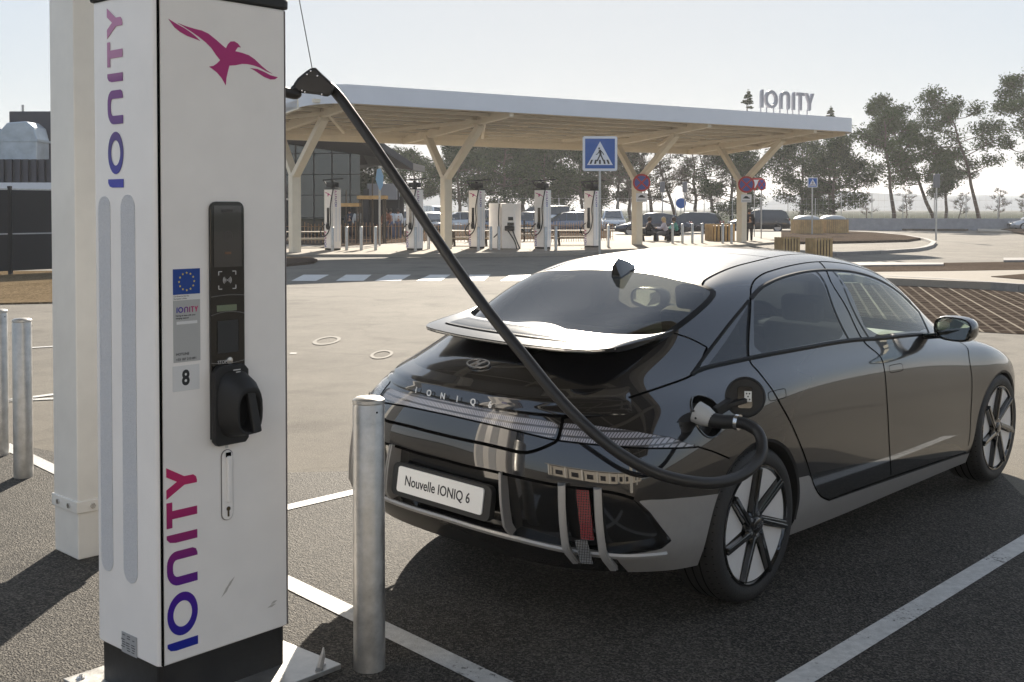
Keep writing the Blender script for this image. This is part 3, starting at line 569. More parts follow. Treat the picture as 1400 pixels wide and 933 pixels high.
# floor pan
mb=MB(); mb.prism([(-.72,-.5),(-.4,-.7),(.4,-.6),(.5,-.84),(2.45,-.84),(2.6,-.6),(3.5,-.6),(3.5,.6),(2.6,.6),(2.45,.84),(.5,.84),(.4,.6),(-.4,.7),(-.72,.5)],.235,.262); mb.obj('floor_pan',DARKP,car)
# ---- ducktail lip
def sweep(prof_fn,ys,name,material,close=True,smooth=True):
    prof=[prof_fn(abs(y)) for y in ys]; m=len(prof[0]); V=[(p[0],-y if len(p)<3 else p[2],p[1]) for y,pr in zip(ys,prof) for p in pr]
    fs=[(i*m+k,i*m+(k+1)%m,(i+1)*m+(k+1)%m,(i+1)*m+k) for i in range(len(ys)-1) for k in range(m if close else m-1)]
    mbb=MB().add(V,fs); 
    return mbb.obj(name,material,car,smooth=smooth,angle=40)
def itp(y,T): 
    xs=[t[0] for t in T]; return [float(np.interp(y,xs,[t[k] for t in T])) for k in range(1,len(T[0]))]
def spl(T,n=40):
    """smooth interpolation table along |y|"""
    T=np.array(T,float); y=T[:,0]; out=[]
    for yy in np.linspace(y[0],y[-1],n):
        i=min(max(np.searchsorted(y,yy)-1,0),len(y)-2); t=(yy-y[i])/(y[i+1]-y[i])
        p0=T[max(i-1,0)];p1=T[i];p2=T[i+1];p3=T[min(i+2,len(T)-1)]
        r=.5*((2*p1)+(-p0+p2)*t+(2*p0-5*p1+4*p2-p3)*t*t+(-p0+3*p1-3*p2+p3)*t**3); r[0]=yy; out.append(list(r))
    return out
mb=MB(); un=np.linspace(0,3.75,70); hh=.034*np.clip((3.75-un)/1.3,0,1)**.8; sgn=np.sign(N(9.,3.)[1])
def rowuv(v,o,dz=0.):
    p=S(un,np.full_like(un,v)); n_=N(un,np.full_like(un,v))*sgn; n_=n_*[1,1,0]; n_/=np.linalg.norm(n_,axis=1,keepdims=True); return p+n_*(hh[:,None]*o)+np.array([0,0,1.])*(hh[:,None]*dz)
RW=[rowuv(6.0,0,-.05),rowuv(5.85,.10),rowuv(5.6,.55,.10),rowuv(5.45,.93,.10),rowuv(5.40,1.0,-.05),rowuv(5.33,1.0,-.3),rowuv(5.15,.80),rowuv(4.98,.62),rowuv(4.93,.2),rowuv(4.9,-.3)]
for s in (1,-1):
    fl_=np.array([1,-s,1.]); m=len(un); mb.add([p*fl_ for r_ in RW for p in r_],[(k*m+i,k*m+i+1,(k+1)*m+i+1,(k+1)*m+i) for k in range(len(RW)-1) for i in range(m-1)])
mb.obj('ducktail_lip',PAINT,car,smooth=True,angle=40)
# ---- upper spoiler wing
ST=spl([[0,-.49,1.178,-.742,1.128],[.2,-.482,1.177,-.738,1.129],[.4,-.445,1.174,-.715,1.133],[.5,-.375,1.175,-.68,1.136],[.555,-.32,1.178,-.60,1.143],[.578,-.275,1.183,-.50,1.153],[.592,-.235,1.192,-.33,1.172],[.60,-.215,1.197,-.23,1.19]])
def wing(y):
    a,b,c,d=itp(y,ST); L=math.hypot(a-c,b-d); m=lambda t:(a+(c-a)*t, b+(d-b)*t+.007*math.sin(PI*min(1,t))*min(1,L*3))
    up=[m(t) for t in (0,.12,.3,.5,.7,.85,.95,1.0)]; th=.016*min(1,L*4)
    return up+[(c+.004,d-th),(c+.05*min(1,L*4),d-th*1.35),(a+(c-a)*.45,b+(d-b)*.45-th*1.5),(a,b-.03)]
ysw=sorted({round(-.6+1.2*k/100,4) for k in range(101)})
sp=sweep(wing,ysw,'spoiler',mat('spoiler_black',(.010,.010,.011),.28,spec=.3,coat=1.))
mb=MB()
for k in range(11):   # dark slot and fine ribs on the wing top
    pass
def wingpt(y,t,l=.0012):
    a,b,c,d=itp(abs(y),ST); L=math.hypot(a-c,b-d); return (a+(c-a)*t,-y,b+(d-b)*t+.007*math.sin(PI*t)*min(1,L*3)+l)
ys2=[-.43+.86*k/40 for k in range(41)]
mb.add([wingpt(y,t,.002) for y in ys2 for t in (.66,.705)],[(2*i,2*i+1,2*i+3,2*i+2) for i in range(40)]); mb.obj('spoiler_slot',GAP,sp)
mb=MB()
for k in range(70):
    y=-.42+.84*k/69; mb.add([wingpt(y-.0032,.12,.0016),wingpt(y+.0032,.12,.0016),wingpt(y+.0032,.6,.0016),wingpt(y-.0032,.6,.0016)],[(0,1,2,3)])
mb.obj('spoiler_ribs',GBLACK,sp)
mb=MB(); ys3=[-.56+1.12*k/40 for k in range(41)]
def wlow(y,o): a,b,c,d=itp(abs(y),ST); return (c-.001,-y,d-o)
mb.add([wlow(y,o) for y in ys3 for o in (.004,.010)],[(2*i,2*i+1,2*i+3,2*i+2) for i in range(40)]); mb.obj('spoiler_strip',CHROME,sp)
# ---- emblem, lettering, plate
def surfM(u,v,lift=.002):
    p=S(u,v);n=N(u,v)*np.sign(N(9.,3.)[1]); return p,n
def rear_frame(Y,Z,lift=.002,X0=-.95):
    cand=(uv[:,0]<4.5); d=(PP[:,1]-abs(Y))**2+(PP[:,2]-Z)**2+np.where(cand,0,9); k=int(np.argmin(d)); p=PP[k].copy(); n=NN[k].copy(); 
    if Y<0: n[1]*=-1
    nv=Vector((n[0],-n[1],n[2])).normalized(); x=Vector((0,-1,0)); x=(x-nv*x.dot(nv)).normalized(); y=nv.cross(x)
    return frame(Vector((p[0],-Y,p[2]))+nv*lift,x,y,nv)
Mb=rear_frame(0,1.026,.006)
mb=MB(); n=40; ro,ri=.066,.058
P=[(a*math.cos(2*PI*k/n),b*math.sin(2*PI*k/n)) for a,b in ((.066,.034),(.058,.027)) for k in range(n)]
for z0,z1 in ((0,.004),):
    vs=[(x,y,z) for z in (z0,z1) for x,y in P]; fs=[]
    for k in range(n):
        j=(k+1)%n; fs+=[(2*n+k,2*n+j,3*n+j,3*n+k),(k,j,2*n+j,2*n+k),(n+k,3*n+k,3*n+j,n+j)]
    mb.add(vs,fs)
def bar(P2): mb.prism(P2,0,.0045)
bar([(-.036,-.021),(-.024,-.025),(-.004,.000),(.000,.023),(-.012,.026),(-.020,.004)])
bar([(.036,.021),(.024,.025),(.004,.000),(.000,-.023),(.012,-.026),(.020,-.004)])
bar([(-.020,-.003),(-.006,-.005),(.020,.003),(.006,.006)])
mb.obj('emblem',CHROME,car,M=Mb)
for ch,Y in zip('IONIQ6',(-.218,-.128,-.038,.050,.140,.232)):
    Ml=frame((-1.010+.22*Y*Y,-Y,.897),Vector((.35*Y*-1*-1,-1,0)).normalized(),(.18,0,.98),Vector((-.98,0,.18)))
    text_mesh('letter',ch,.038,mat('letter_silver',(.7,.7,.7),.3,metal=.3),car,Ml@Matrix.Translation((0,-.006,0)),.0015,'CENTER',bold=.0004)
# plate, tilted a little
px=-1.052; Mp=frame((px,0,.512),(0,-1,0),(.12,0,.993),(-.993,0,.12))
pl=MB().rbox((0,0,.004),(.52,.11,.006),.012).obj('number_plate',mat('plate_white',(.78,.78,.76),.35,coat=.3),car,M=Mp)
text_mesh('lettering','Nouvelle IONIQ 6',.061,mat('plate_ink',(.02,.02,.025),.5),pl,Matrix.Translation((-.012,-.021,.0078)),.0004,'CENTER',sx=.86,bold=.0006)
MB().rbox((0,-.004,-.014),(.60,.145,.03),.03).obj('plate_holder',DARKP,car,M=Mp)
# silver blade along the bottom of the bumper and its upright fins
def blade_path(v,o,u0=0,u1=4.15,n=60): 
    q=np.stack([np.linspace(u0,u1,n),np.full(n,v)],1); return q
mb=MB(); q=np.linspace(0,4.2,60); vv=np.interp(q,[0,1.5,2.4,3.3,4.2],[.98,.92,.80,.74,.80])
pos=S(q,vv); nn=N(q,vv)*np.sign(N(9.,3.)[1])
for s in (1,-1):
    fl=np.array([1,-s,1.]); rows=[]
    for (o,dz) in ((-.03,.012),(.016,.016),(.020,.006),(.014,-.006),(-.03,-.014)): rows.append([(p+nn_*[1,1,0]*o+[0,0,dz])*fl for p,nn_ in zip(pos,nn)])
    m=60; mb.add([v for r_ in rows for v in r_],[(k*m+i,k*m+i+1,(k+1)*m+i+1,(k+1)*m+i) for k in range(4) for i in range(m-1)])
mb.obj('bumper_blade',SATIN,car,smooth=True)
mb=MB(); pos=S(q,np.full(60,.35)); nn=N(q,np.full(60,.35))*np.sign(N(9.,3.)[1])
for s in (1,-1):
    fl=np.array([1,-s,1.]); rows=[]
    for (o,dz) in ((-.02,.06),(.002,.03),(-.03,-.01),(-.10,-.02)): rows.append([(p+nn_*[1,1,0]*o+[0,0,dz])*fl for p,nn_ in zip(pos,nn)])
    m=60; mb.add([v for r_ in rows for v in r_],[(k*m+i,k*m+i+1,(k+1)*m+i+1,(k+1)*m+i) for k in range(3) for i in range(m-1)])
mb.obj('bumper_underside',DARKP,car,smooth=True)
def fin(Yt,Yb,Xt,Xb,zt,zb,w,name='bumper_fin'):
    for s in (1,-1):
        mb=MB(); 
        for off in ((-w*.33),(w*.33)):
            P=[]
            for t in np.linspace(0,1,14):
                z=zt+(zb-zt)*t; Y=Yt+(Yb-Yt)*t; X=Xt+(Xb-Xt)*t-.012*math.sin(PI*t)+ (.05*max(0,t-.8)/.2)
                P.append((X,-s*(Y+off*.5),z-(0.0)))
            nrm=Vector((-.75,-s*.65,0)) if Yt>.5 else Vector((-.97,-s*.2,0)); nrm.normalize(); tx=Vector((nrm.y,-nrm.x,0))
            V=[]
            for p in P:
                p=Vector(p)+tx*off*.6
                V+=[p-nrm*.05-tx*w*.22,p+nrm*.008-tx*w*.20,p+nrm*.010+tx*w*.20,p-nrm*.05+tx*w*.22]
            mb.add(V,[(4*i+k,4*i+k+1,4*i+5+k,4*i+4+k) for i in range(13) for k in range(3)]+[(0,1,2,3),(52,53,54,55)])
        mb.obj(name,SATIN,car,smooth=True,angle=30)
fin(.331,.372,-1.03,-1.02,.645,.365,.020)
fin(.618,.655,-.985,-.975,.640,.325,.052)
fin(.735,.775,-.905,-.885,.635,.305,.056)
for s in (1,-1):
    for (z0,z1,m_,nm) in ((.43,.625,RED,'fog_lamp'),(.335,.425,CLR,'reversing_lamp')):
        mb=MB(); a=Vector((-.952,-s*.664,0));b=Vector((-.924,-s*.706,0)); tl=Vector((0,-s*.025,0))
        mb.add([a+Vector((0,0,z1)),b+Vector((0,0,z1)),b+Vector((.01,0,z0))+tl,a+Vector((.01,0,z0))+tl],[(0,1,2,3)]); mb.obj(nm,m_,car)
# ---- charge flap and its hinge arm (right flank)
fc=Vector((-.235,-.985,.952)); nrm=Vector((-.72,-.66,.10)).normalized(); x=Vector((0,0,1)).cross(nrm).normalized(); y=nrm.cross(x)
Mf=frame(fc,x,y,nrm)
fl=MB().lathe([(.0005,-.012),(.080,-.012),(.086,-.006),(.086,.0),(.079,.004),(.074,.001),(.0005,.001)],40).obj('charge_flap',DARKP,car,smooth=True,angle=30,M=Mf)
MB().rbox((-.004,0,.006),(.062,.090,.012),.012).obj('flap_liner',GBLACK,fl,M=Matrix())
st=MB().rbox((.008,.004,.0135),(.030,.044,.002),.002).obj('flap_sticker',mat('label_white',(.7,.7,.66),.5),fl)
mb=MB()
for (a,b_) in ((-.006,.012),(.006,.012),(0,.0),(-.007,-.012),(.007,-.012)): mb.lathe([(.0035,.0148),(.0001,.0148)],10,Matrix.Translation((.008+a,.004+b_,0)),cap=False)
mb.obj('sticker_marks',mat('plate_ink'),fl)
mb=MB(); mb.beam(fc+Vector((.0,0,-.01))+nrm*.012,Vector((-.33,-.905,.905)),.05,.02,up=(0,0,1)); mb.beam(fc-x*.06+nrm*.01-Vector((0,0,.02)),Vector((-.36,-.92,.895)),.03,.04); mb.obj('flap_hinge',DARKP,car,bevel=.004)
# port rim
mb=MB(); pr=[]
for k in range(40):
    a=2*PI*k/40; X=PORT_C[0]+.083*math.cos(a); Z=PORT_C[1]+.083*math.sin(a); d=(PP[:,0]-X)**2+(PP[:,2]-Z)**2+np.where((PP[:,1]>.5)&(uv[:,1]<6),0,9); kk=int(np.argmin(d)); pr.append(Vector((X,-PP[kk][1]-.001,Z)))
mb.tube(pr,.0045,8,closed=True); mb.obj('port_rim',GBLACK,car,smooth=True)
# ---- handles
def flank(u0,v0,w,h,name,m_):
    mb=MB(); loop=[]
    for k in range(24):
        a=2*PI*k/24; cx,cy=math.cos(a),math.sin(a); cx=math.copysign(abs(cx)**.4,cx); cy=math.copysign(abs(cy)**.4,cy); loop.append((u0+cx*w/2/.475,v0+cy*h/2/.14))
    loop.append(loop[0]); ribbon(mb,loop,.003,.001,sides=(1,)); mb.obj(name,m_,car,smooth=True); mb=MB(); ribbon(mb,loop,.003,.001,sides=(-1,)); mb.obj(name,m_,car,smooth=True)
for u0 in (6.36,8.98): flank(u0,4.63,.16,.045,'door_handle',GAP)
# ---- antenna fin
mb=MB(); pr=[]
for t in np.linspace(0,1,9):
    X=.15+.15*t; zc=1.385+(X-.15)*.28; h=.085*(1-t)**.8 if t>.12 else .085*(.75+t*2); w=.030*(1-t)**.6+.002
    pr.append([(X,-w,zc-.02),(X-.02*(1-t)*1.0,-w*.35,zc+h*.65),(X-.012,0,zc+h),(X-.02*(1-t),w*.35,zc+h*.65),(X,w,zc-.02)])
V=[p for r_ in pr for p in r_]; mb.add(V,[(5*i+k,5*i+k+1,5*i+6+k,5*i+5+k) for i in range(8) for k in range(4)]+[(0,1,2,3,4)]); mb.obj('roof_antenna',PAINT,car,smooth=True,angle=50)
# ---- door mirrors
for s in (1,-1):
    mb=MB(); c=Vector((1.93,-s*1.035,1.085)); V=[]; n=20; sec=[(-.075,.98),(-.06,1.03),(-.02,1.06),(.03,.98),(.075,.75),(.105,.38),(.112,.05)]
    for dx,k in sec:
        for i in range(n):
            a=2*PI*i/n; cy=math.copysign(abs(math.cos(a))**.7,math.cos(a)); cz=math.copysign(abs(math.sin(a))**.75,math.sin(a))
            V.append(c+Vector((dx-.02*cy*1,-s*cy*.115*k,cz*.068*k+(.004*dx))))
    m=len(sec); mb.add(V,[(i*n+j,i*n+(j+1)%n,(i+1)*n+(j+1)%n,(i+1)*n+j) for i in range(m-1) for j in range(n)]+[tuple(range((m-1)*n,m*n))])
    mh=mb.obj('door_mirror',PAINT,car,smooth=True,angle=50)
    g_=MB(); g_.add([c+Vector((-.068-.02*math.cos(2*PI*i/n),-s*math.copysign(abs(math.cos(2*PI*i/n))**.7,math.cos(2*PI*i/n))*.104,math.copysign(abs(math.sin(2*PI*i/n))**.75,math.sin(2*PI*i/n))*.059)) for i in range(n)],[tuple(range(n))])
    g_.obj('mirror_glass',mat('mirror',(.75,.8,.78),.02,metal=1.),mh)
    mb=MB(); mb.add([c+Vector((-.077-.02*math.cos(2*PI*i/n),-s*math.copysign(abs(math.cos(2*PI*i/n))**.7,math.cos(2*PI*i/n))*.114*k,math.copysign(abs(math.sin(2*PI*i/n))**.75,math.sin(2*PI*i/n))*.067*k)) for k in (1.0,.91) for i in range(n)],[(i,(i+1)%n,n+(i+1)%n,n+i) for i in range(n)]); mb.obj('mirror_rim',GBLACK,mh)
    mb=MB(); mb.beam(c+Vector((.02,s*.06,-.045)),(2.03,-s*.80,1.005),.07,.035); mb.obj('mirror_arm',GBLACK,mh,bevel=.008)
# ---- wheels
def wheel(cx,s,cz,steer=0.):
    root=bpy.data.objects.new('wheel',None); COL.objects.link(root); root.parent=car
    root.matrix_local=Matrix.Translation((cx,-s*.925,cz))@Matrix.Rotation(steer,4,'Z')@Matrix.Rotation(PI/2 if s>0 else -PI/2,4,'X')
    # local z points outward (away from the car); tyre from z=-.24 to 0
    Rr=.350
    prof=[(.262,-.235),(.300,-.243),(.330,-.236),(Rr-.004,-.215),(Rr,-.18),(Rr,-.122),(Rr,-.065),(Rr-.004,-.03),(.332,-.008),(.312,.0035),(.290,.004),(.272,-.001),(.266,-.010)]
    tyre=MB().lathe(prof,72,cap=False).obj('tyre',RUBBER,root,smooth=True,angle=40)
    mb=MB()
    for zc in (-.165,-.122,-.079): mb.lathe([(Rr+.0006,zc-.004),(Rr+.0006,zc+.004)],72,cap=False)
    for k in range(60):
        a=2*PI*k/60
        for (z0,z1) in ((-.05,-.012),(-.225,-.195)):
            ca,sa=math.cos(a),math.sin(a); cb,sb=math.cos(a+.012),math.sin(a+.012); r0=Rr-.001 if z0>-.1 else Rr-.012; r1=Rr-.016 if z0>-.1 else Rr-.001
            mb.add([(r0*ca+.002*ca,r0*sa+.002*sa,z0),(r0*cb+.002*cb,r0*sb+.002*sb,z0),((r1+.002)*cb,(r1+.002)*sb,z1),((r1+.002)*ca,(r1+.002)*sa,z1)],[(0,1,2,3)])
    mb.obj('tread',GAP,tyre)
    rim=MB().lathe([(.268,-.004),(.266,.002),(.258,.002),(.252,-.012),(.246,-.05),(.245,-.20),(.262,-.225)],64,cap=False).obj('rim',GBLACK,root,smooth=True,angle=40)
    # machined outer ring face is black; seven blade panels, twin black spokes between them
    NP=7; mb=MB(); mp=MB()
    for k in range(NP):
        a=2*PI*k/NP+.22
        def pt(r,da,z): return (r*math.cos(a+da),r*math.sin(a+da),z)
        # alloy plate: wide at the rim, narrow at the hub, slightly twisted
        outer=[pt(.250,-.33+.74*t,-.008) for t in np.linspace(0,1,9)]; inner=[pt(.088,.42,-.024),pt(.075,.16,-.026)]
        top=outer+inner; bot=[(p[0],p[1],p[2]-.03) for p in top]; n=len(top)
        mp.add(top+bot,[tuple(range(n)),tuple(range(2*n-1,n-1,-1))]+[(i,(i+1)%n,n+(i+1)%n,n+i) for i in range(n)])
        for (i0,o0) in ((.72,.60),):
            mb.beam(pt(.055,.80,-.012),pt(.256,.455,.003),.019,.03,up=(0,0,1)); mb.beam(pt(.055,1.05,-.016),pt(.256,.525,-.004),.015,.03,up=(0,0,1))
    mp.obj('blade_panels',ALU,rim,bevel=.0025); mb.obj('spokes',GBLACK,rim,bevel=.003)
    MB().lathe([(.074,-.05),(.074,-.014),(.062,-.004),(.034,-.002),(.032,.006),(.026,.009),(.0005,.009)],36,cap=False).obj('hub_cap',GBLACK,rim,smooth=True,angle=30)
    mb=MB()
    for k in range(5):
        a=2*PI*k/5; mb.lathe([(.010,-.006),(.009,.0),(.0003,.0)],10,Matrix.Translation((.050*math.cos(a),.050*math.sin(a),0)),cap=False)
    mb.obj('wheel_nut',CHROME,rim)
    n=20; mb=MB(); mb.add([(a*math.cos(2*PI*k/n),b*math.sin(2*PI*k/n),.0098) for a,b in ((.015,.008),(.0125,.006)) for k in range(n)],[(k,(k+1)%n,n+(k+1)%n,n+k) for k in range(n)]); mb.obj('hub_badge',CHROME,rim)
    MB().lathe([(.17,-.13),(.17,-.11),(.06,-.10),(.0005,-.10)],40,cap=False).obj('brake_disc',mat('brake_steel',(.25,.25,.25),.35,metal=1.),root,smooth=True)
    MB().box((-.13,.05,-.10),(.07,.16,.06)).obj('brake_caliper',DARKP,root,bevel=.01)
    return root
droop=2*.925*math.sin(RO)
wheel(0,1,.347); wheel(2.95,1,.352+.014); wheel(0,-1,.347-droop+.0); wheel(2.95,-1,.366-droop)
# ---- interior
IVORY=mat('ivory_trim',(.46,.47,.38),.7,noise=.06,nscale=30); SEAT=mat('seat_grey',(.20,.20,.18),.75,noise=.1,nscale=40)
def seat(x,y,w):
    mb=MB(); mb.rbox((x+.12,y,.50),(.52,w,.16),.06); mb.box((x-.22,y,.82),(.13,w,.56),0,Matrix.Rotation(-.30,4,'Y')); so_=mb.obj('seat',SEAT,car,bevel=.03)
    MB().box((x-.34,y,1.17),(.09,.24,.15),0,Matrix.Rotation(-.2,4,'Y')).obj('headrest',SEAT,so_,bevel=.03)
seat(1.75,.36,.5);seat(1.75,-.36,.5)
mb=MB(); mb.rbox((.75,0,.50),(.5,1.25,.16),.06); mb.box((.46,0,.80),(.13,1.25,.55),0,Matrix.Rotation(-.35,4,'Y')); mb.obj('rear_bench',SEAT,car,bevel=.03)
mb=MB(); mb.box((2.40,0,.83),(.34,1.42,.26)); mb.obj('dashboard',DARKP,car,bevel=.04)
mb=MB()
for s in (1,-1): mb.box((1.45,s*.80,.86),(1.9,.05,.20)); mb.box((1.45,s*.775,.80),(1.7,.03,.09))
mb.obj('door_trim',IVORY,car,bevel=.01)
mb=MB(); mb.box((.12,0,1.02),(.55,1.15,.02)); mb.obj('parcel_shelf',mat('shelf_grey',(.10,.10,.095),.8),car)
c=Vector((2.12,.36,.93)); mb=MB(); P=[c+Vector((math.sin(a)*.18*.35,math.cos(a)*.18,math.sin(a)*.18*.93)) for a in np.linspace(0,2*PI,28,endpoint=False)]; mb.tube(P,.014,8,closed=True); mb.cyl(c,c+Vector((.14,0,-.06)),.03); mb.beam(c+Vector((0,-.16,0)),c+Vector((0,.16,0)),.02,.04); mb.obj('steering_wheel',DARKP,car,smooth=True)
MB().box((2.12,0,1.33),(.03,.24,.06)).obj('interior_mirror',DARKP,car,bevel=.01)
# ================================================================ CHARGING POSTS
WPAN=mat('white_powder_coat',(.86,.825,.785),.38,coat=.2,noise=.035,nscale=5)
BLK=mat('black_glass_panel',(.010,.009,.008),.14,coat=.4)
PLINTH=mat('plinth_black',(.02,.019,.018),.45,noise=.3,nscale=9,bump=.1)
GALV=mat('galvanised_steel',(.46,.45,.43),.42,metal=.85,noise=.22,nscale=14,bump=.12,bscale=30)
MESH=mat('vent_mesh',(.74,.74,.75),.6,metal=.3,bump=.8,bscale=420,noise=.12,nscale=300)
MAG=mat('magenta_print',(.42,.012,.16),.4)
INK=mat('black_print',(.02,.02,.022),.5)
GREYP=mat('sticker_grey',(.42,.42,.41),.5)
WST=mat('sticker_white',(.70,.70,.69),.5)
BLUE=mat('flag_blue',(.005,.05,.27),.5); YEL=mat('flag_yellow',(.75,.60,.08),.5)
COLS=[(0,(.005,.02,.30)),(.30,(.06,.008,.28)),(.5,(.16,.01,.19)),(.70,(.30,.012,.13)),(1,(.50,.015,.12))]
COLS2=[(0,(.02,.03,.40)),(.25,(.05,.03,.20)),(.45,(.14,.03,.22)),(.65,(.20,.03,.20)),(.75,(.42,.17,.32)),(1,(.50,.20,.36))]
GRAD=gradient_mat('wordmark_gradient',COLS,0,0,3.9); GRAD2=gradient_mat('wordmark_gradient_pale',COLS2,0,0,3.9)
def wordmark_polys():
    """letters of the word IONITY drawn as outlines, unit letter height, total width 3.9"""
    out=[]; t=.20
    def slant_I(x): return [(x,0),(x+t,0),(x+t,1.0),(x+t*.55,1.0),(x+t*.15,.90),(x,.72)]
    out.append([slant_I(0.0)])
    n=36; cx=.82; out.append([('ring',[(cx+.50*math.cos(2*PI*k/n),.5+.50*math.sin(2*PI*k/n)) for k in range(n)],[(cx+.30*math.cos(2*PI*k/n),.5+.31*math.sin(2*PI*k/n)) for k in range(n)])])
    # arch N
    x0=1.50; w=.80; o=[(x0,0),(x0,.60)]+[(x0+.36-.36*math.cos(a),.62+.38*math.sin(a)) for a in np.linspace(0,PI/2,7)]+[(x0+w-.30+.30*math.sin(a),.68+.32*math.cos(a)) for a in np.linspace(0,PI/2,7)]+[(x0+w,.16),(x0+w-.04,.05),(x0+w-.14,0),(x0+w-t,0)]
    inn=[(x0+w-t,.66)]+[(x0+w-t-.14+.14*math.cos(a),.68+.13*math.sin(a)) for a in np.linspace(0,PI/2,5)]+[(x0+t+.17-.17*math.sin(a),.64+.17*math.cos(a)) for a in np.linspace(0,PI/2,5)]+[(x0+t,0)]
    out.append([o+inn]); out.append([slant_I(2.50)])
    out.append([[(2.86,1.0),(2.86,.82),(3.06,.82),(3.06,0),(3.25,0),(3.25,.82),(3.45,.82),(3.45,1.0)]])
    out.append([[(3.32+.08,1.0),(3.62,.46),(3.58,.10),(3.60,.03),(3.66,0),(3.80,0),(3.80,.44),(4.06,1.0),(3.84,1.0),(3.70,.63),(3.60,1.0)][:0] or [(3.54,1.0),(3.75,1.0),(3.90,.66),(4.05,1.0),(4.26,1.0),(4.0,.42),(4.0,.12),(3.94,.03),(3.86,0),(3.80,0),(3.80,.42)]])
    return out
WM=wordmark_polys()
def wordmark(name,M,h,material,parent,depth=.0012,only=None):
    """M places unit square (x along word, y up); h letter height"""
    bm=MB()
    for k,L in enumerate(WM):
        for P in L:
            if P[0]=='ring':
                a,b=P[1],P[2]; n=len(a); v=[(x,y,z) for z in (0,depth/h) for x,y in a+b]
                bm.add(v,[f for i in range(n) for j in ((i+1)%n,) for f in ((2*n+i,2*n+j,3*n+j,3*n+i),(i,j,2*n+j,2*n+i),(n+j,n+i,3*n+i,3*n+j),(i,n+i,n+j,j))])
            else: bm.prism(P,0,depth/h)
    o=bm.obj(name,material,parent); o.matrix_local=M@Matrix.Scale(h,4); return o
BIRD=[[(100,132),(180,165),(260,192),(320,220),(370,248),(425,286),(370,275),(290,260),(220,235),(165,203)],
 [(190,155),(280,172),(360,181),(440,186),(510,205),(590,250),(660,295),(695,315),(715,275),(745,243),(785,235),(825,250),(858,283),(825,285),(795,328),(870,333),(945,345),(1010,375),(1090,430),(1150,465),(1215,492),(1150,478),(1070,450),(1000,437),(930,434),(870,440),(800,462),(730,475),(712,540),(697,600),(690,668),(650,608),(600,560),(545,528),(512,513),(560,500),(600,470),(632,436),(590,395),(540,335),(480,290),(410,250),(330,212),(260,182)],
 [(955,467),(1040,466),(1120,485),(1190,508),(1278,517),(1240,543),(1190,550),(1120,535),(1060,508),(1010,485)]]
FB=lambda x,z,y=-.2105: (x,y,z)
